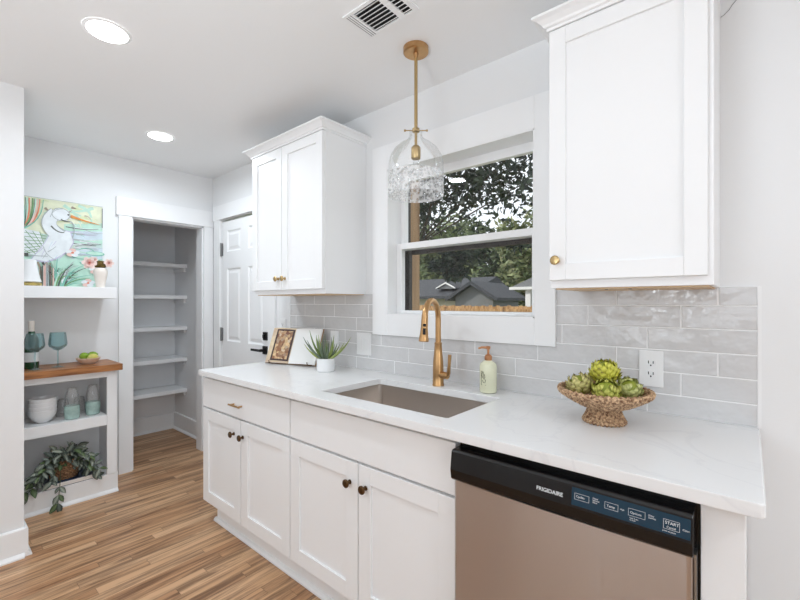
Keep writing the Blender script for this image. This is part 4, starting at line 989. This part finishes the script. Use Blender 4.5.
M['siding'] = mat('grey_siding', (120, 122, 124), .8, noise=.05); M['roofg'] = mat('dark_shingle', (66, 68, 72), .9, noise=.15, nscale=8); M['ext'] = mat('exterior_white', (226, 226, 224), .6); M['tanwall'] = mat('pale_garage_wall', (196, 190, 172), .8)
def gable(name, label, cx, cy, w_, d_, hw, hr, wallm, face=0):
    t = thing(name, label, 'house', (cx, cy, GZ))
    rot = Matrix.Translation((cx, cy, 0)) @ Matrix.Rotation(R(face), 4, 'Z')
    def tr(p): return rot @ Vector(p)
    m = MB(); pr = [(-w_ / 2, GZ), (w_ / 2, GZ), (w_ / 2, hw), (0, hr), (-w_ / 2, hw)]
    m.rings([[tr((p[0], -d_ / 2, p[1])) for p in pr], [tr((p[0], d_ / 2, p[1])) for p in pr]]); m.build('walls', wallm, t, smooth=0)
    sl = (hr - hw) / (w_ / 2)
    for s_ in (-1, 1):
        q = [(0, hr + .02), (s_ * (w_ / 2 + .4), hw - .4 * sl + .02), (s_ * (w_ / 2 + .4), hw - .4 * sl + .17), (0, hr + .19)]
        m = MB(); m.rings([[tr((p[0], -d_ / 2 - .35, p[1])) for p in q], [tr((p[0], d_ / 2 + .35, p[1])) for p in q]]); ro = m.build('roof_slope', M['roofg'], t, smooth=0)
        q2 = [(0, hr - .02), (s_ * (w_ / 2 + .4), hw - .4 * sl - .02), (s_ * (w_ / 2 + .4), hw - .4 * sl + .15), (0, hr + .15)]
        m = MB(); m.rings([[tr((p[0], -d_ / 2 - .40, p[1])) for p in q2], [tr((p[0], -d_ / 2 - .35, p[1])) for p in q2]]); m.build('bargeboard', M['roofg'], ro, smooth=0)
    return t, tr
def mk_house():
    # broad dark roof with a small white gable, behind the fence
    t = thing('neighbour_house', 'grey neighbour house with broad dark roof and small white-edged gable', 'house', (-16.5, 20, GZ))
    m = MB(); m.box(-20.4, -13.2, 20.2, 26, GZ, 1.7); m.build('walls', M['tanwall'], t, smooth=0)
    m = MB(); m.prism([(19.6, 1.55), (19.6, 1.72), (23.2, 3.05), (26.6, 1.72), (26.6, 1.55)], 0, -21, -12.8); ro = m.build('roof', M['roofg'], t, smooth=0)
    m = MB(); P_ = [(-15.6, 2.27), (-14.85, 2.62), (-14.15, 2.27), (-14.15, 2.20), (-14.85, 2.53), (-15.6, 2.20)]
    m.prism(P_, 1, 20.3, 22.6); gb = m.build('small_gable', M['roofg'], ro, smooth=0)
    m = MB(); m.prism(P_, 1, 20.2, 20.3); m.build('white_bargeboard', M['ext'], ro, smooth=0)
    m = MB(); m.prism([(-15.5, 2.2), (-14.85, 2.52), (-14.25, 2.2)], 1, 20.32, 22.4); m.build('gable_wall', M['siding'], ro, smooth=0)
mk_house()
gable('garden_shed', 'grey gabled shed behind the wooden fence', -11.2, 19.0, 2.3, 3.0, 1.62, 2.27, M['siding'], 0)
t = thing('porch', 'grey porch roof on white posts at the right of the view outside', 'porch', (-5.6, 13.8, GZ))
m = MB(); m.prism([(-6.95, 1.90), (-5.6, 2.45), (-3.4, 2.45), (-3.0, 1.90)], 1, 13, 15); m.build('porch_roof', M['siding'], t, smooth=0)
m = MB(); m.box(-7.0, -3, 12.95, 15.05, 1.80, 1.90); m.build('fascia', M['ext'], t, smooth=0)
for px_ in (-6.42, -4.9): MB().box(px_, px_ + .2, 13.1, 13.26, GZ, 1.80).build('porch_post', M['ext'], t, smooth=0)
MB().box(-6.9, -3.2, 14.6, 14.8, GZ, 1.80).build('porch_wall', M['roofg'], t, smooth=0)

def leaf_cloud(mb, n_, pos, size, cols, rnd):
    for _ in range(n_):
        p = pos(); d = Vector((rnd.gauss(0, 1), rnd.gauss(0, 1), rnd.gauss(0, .7))).normalized(); u = d.orthogonal().normalized()
        u = Quaternion(d, rnd.uniform(0, 6.28)) @ u; s_ = size * rnd.uniform(.7, 1.3); c_ = rnd.choice(cols); c_ = (*lin(c_), 1)
        v = [mb.bm.verts.new(q) for q in (p, p + d * s_ * .4 + u * s_ * .22, p + d * s_, p + d * s_ * .4 - u * s_ * .22)]
        mb.face(v, [c_] * 4)
M['bark'] = mat('tree_bark', (84, 74, 64), .9, noise=.3, nscale=12, bump=.5, bscale=20)
def tree(name, label, base, crown_c, crown_r, n_, size, cols, seed, trunk=.2, clumps=16, more=()):
    rnd = random.Random(seed); t = thing(name, label, 'tree', base)
    cc, cr_ = Vector(crown_c), Vector(crown_r); cl = []
    for _ in range(clumps):
        d = Vector((rnd.gauss(0, 1), rnd.gauss(0, 1), rnd.gauss(0, 1))).normalized() * rnd.uniform(.35, .95); cl.append((cc + Vector((d.x * cr_.x, d.y * cr_.y, d.z * cr_.z)), rnd.uniform(.28, .5)))
    cl += [(Vector(q[:3]), q[3]) for q in more]
    def pos():
        c_, k_ = rnd.choice(cl); d = Vector((rnd.gauss(0, 1), rnd.gauss(0, 1), rnd.gauss(0, 1))).normalized() * rnd.random() ** .4
        return c_ + Vector((d.x * cr_.x, d.y * cr_.y, d.z * cr_.z)) * k_
    m = MB(); m.color((40, 60, 30)); leaf_cloud(m, n_, pos, size, cols, rnd); m.build('crown', M['matleaf'], t, smooth=0)
    m = MB(); b_ = Vector(base); m.tube([b_, (b_ + cc) / 2 + Vector((.2, .1, 0)), cc], [trunk, trunk * .7, trunk * .3], 8)
    for c_, k_ in cl[:8]: m.tube([(b_ + cc * 2) / 3, (b_ + cc * 2) / 3 * .4 + c_ * .6 + Vector((0, 0, .1)), c_], [trunk * .35, trunk * .2, trunk * .06], 6)
    m.build('trunk', M['bark'], t)
dk = [(38, 52, 38), (30, 42, 32), (52, 66, 48), (70, 82, 66), (44, 54, 46)]
tree('magnolia_tree', 'dark broad-leaved tree overhanging the top of the window view', (-8.6, 7.2, GZ), (-4.9, 5.4, 4.25), (4.0, 2.1, 1.55), 10500, .17, dk, 21, .06, 34, more=[(-5.25, 6, 2.15, .10), (-4.85, 6, 2.3, .12), (-4.95, 6, 1.95, .08), (-3.25, 5.8, 2.5, .09)])
md = [(92, 108, 66), (112, 126, 82), (76, 92, 56), (134, 142, 98), (100, 112, 80)]
tree('oak_tree', 'mid-green leafy tree behind the grey shed outside', (-22.6, 30, GZ), (-22.6, 30, 4.6), (4.6, 2.6, 4.6), 8000, .6, md, 31, .35, 26)
tree('oak_tree', 'pale-green leafy tree behind the porch outside', (-12, 29.6, GZ), (-12, 29.6, 4.4), (4.3, 2.6, 4.6), 9500, .55, [(128, 136, 92), (106, 118, 76), (150, 152, 112), (84, 98, 62)], 32, .35, 26)
tree('oak_tree', 'dark-green tree rising behind the dark-roofed house outside', (-24, 42, GZ), (-24, 42, 6.0), (10, 2.8, 6.2), 9000, .85, [(70, 86, 58), (56, 72, 48), (92, 104, 72)], 33, .35, 22)
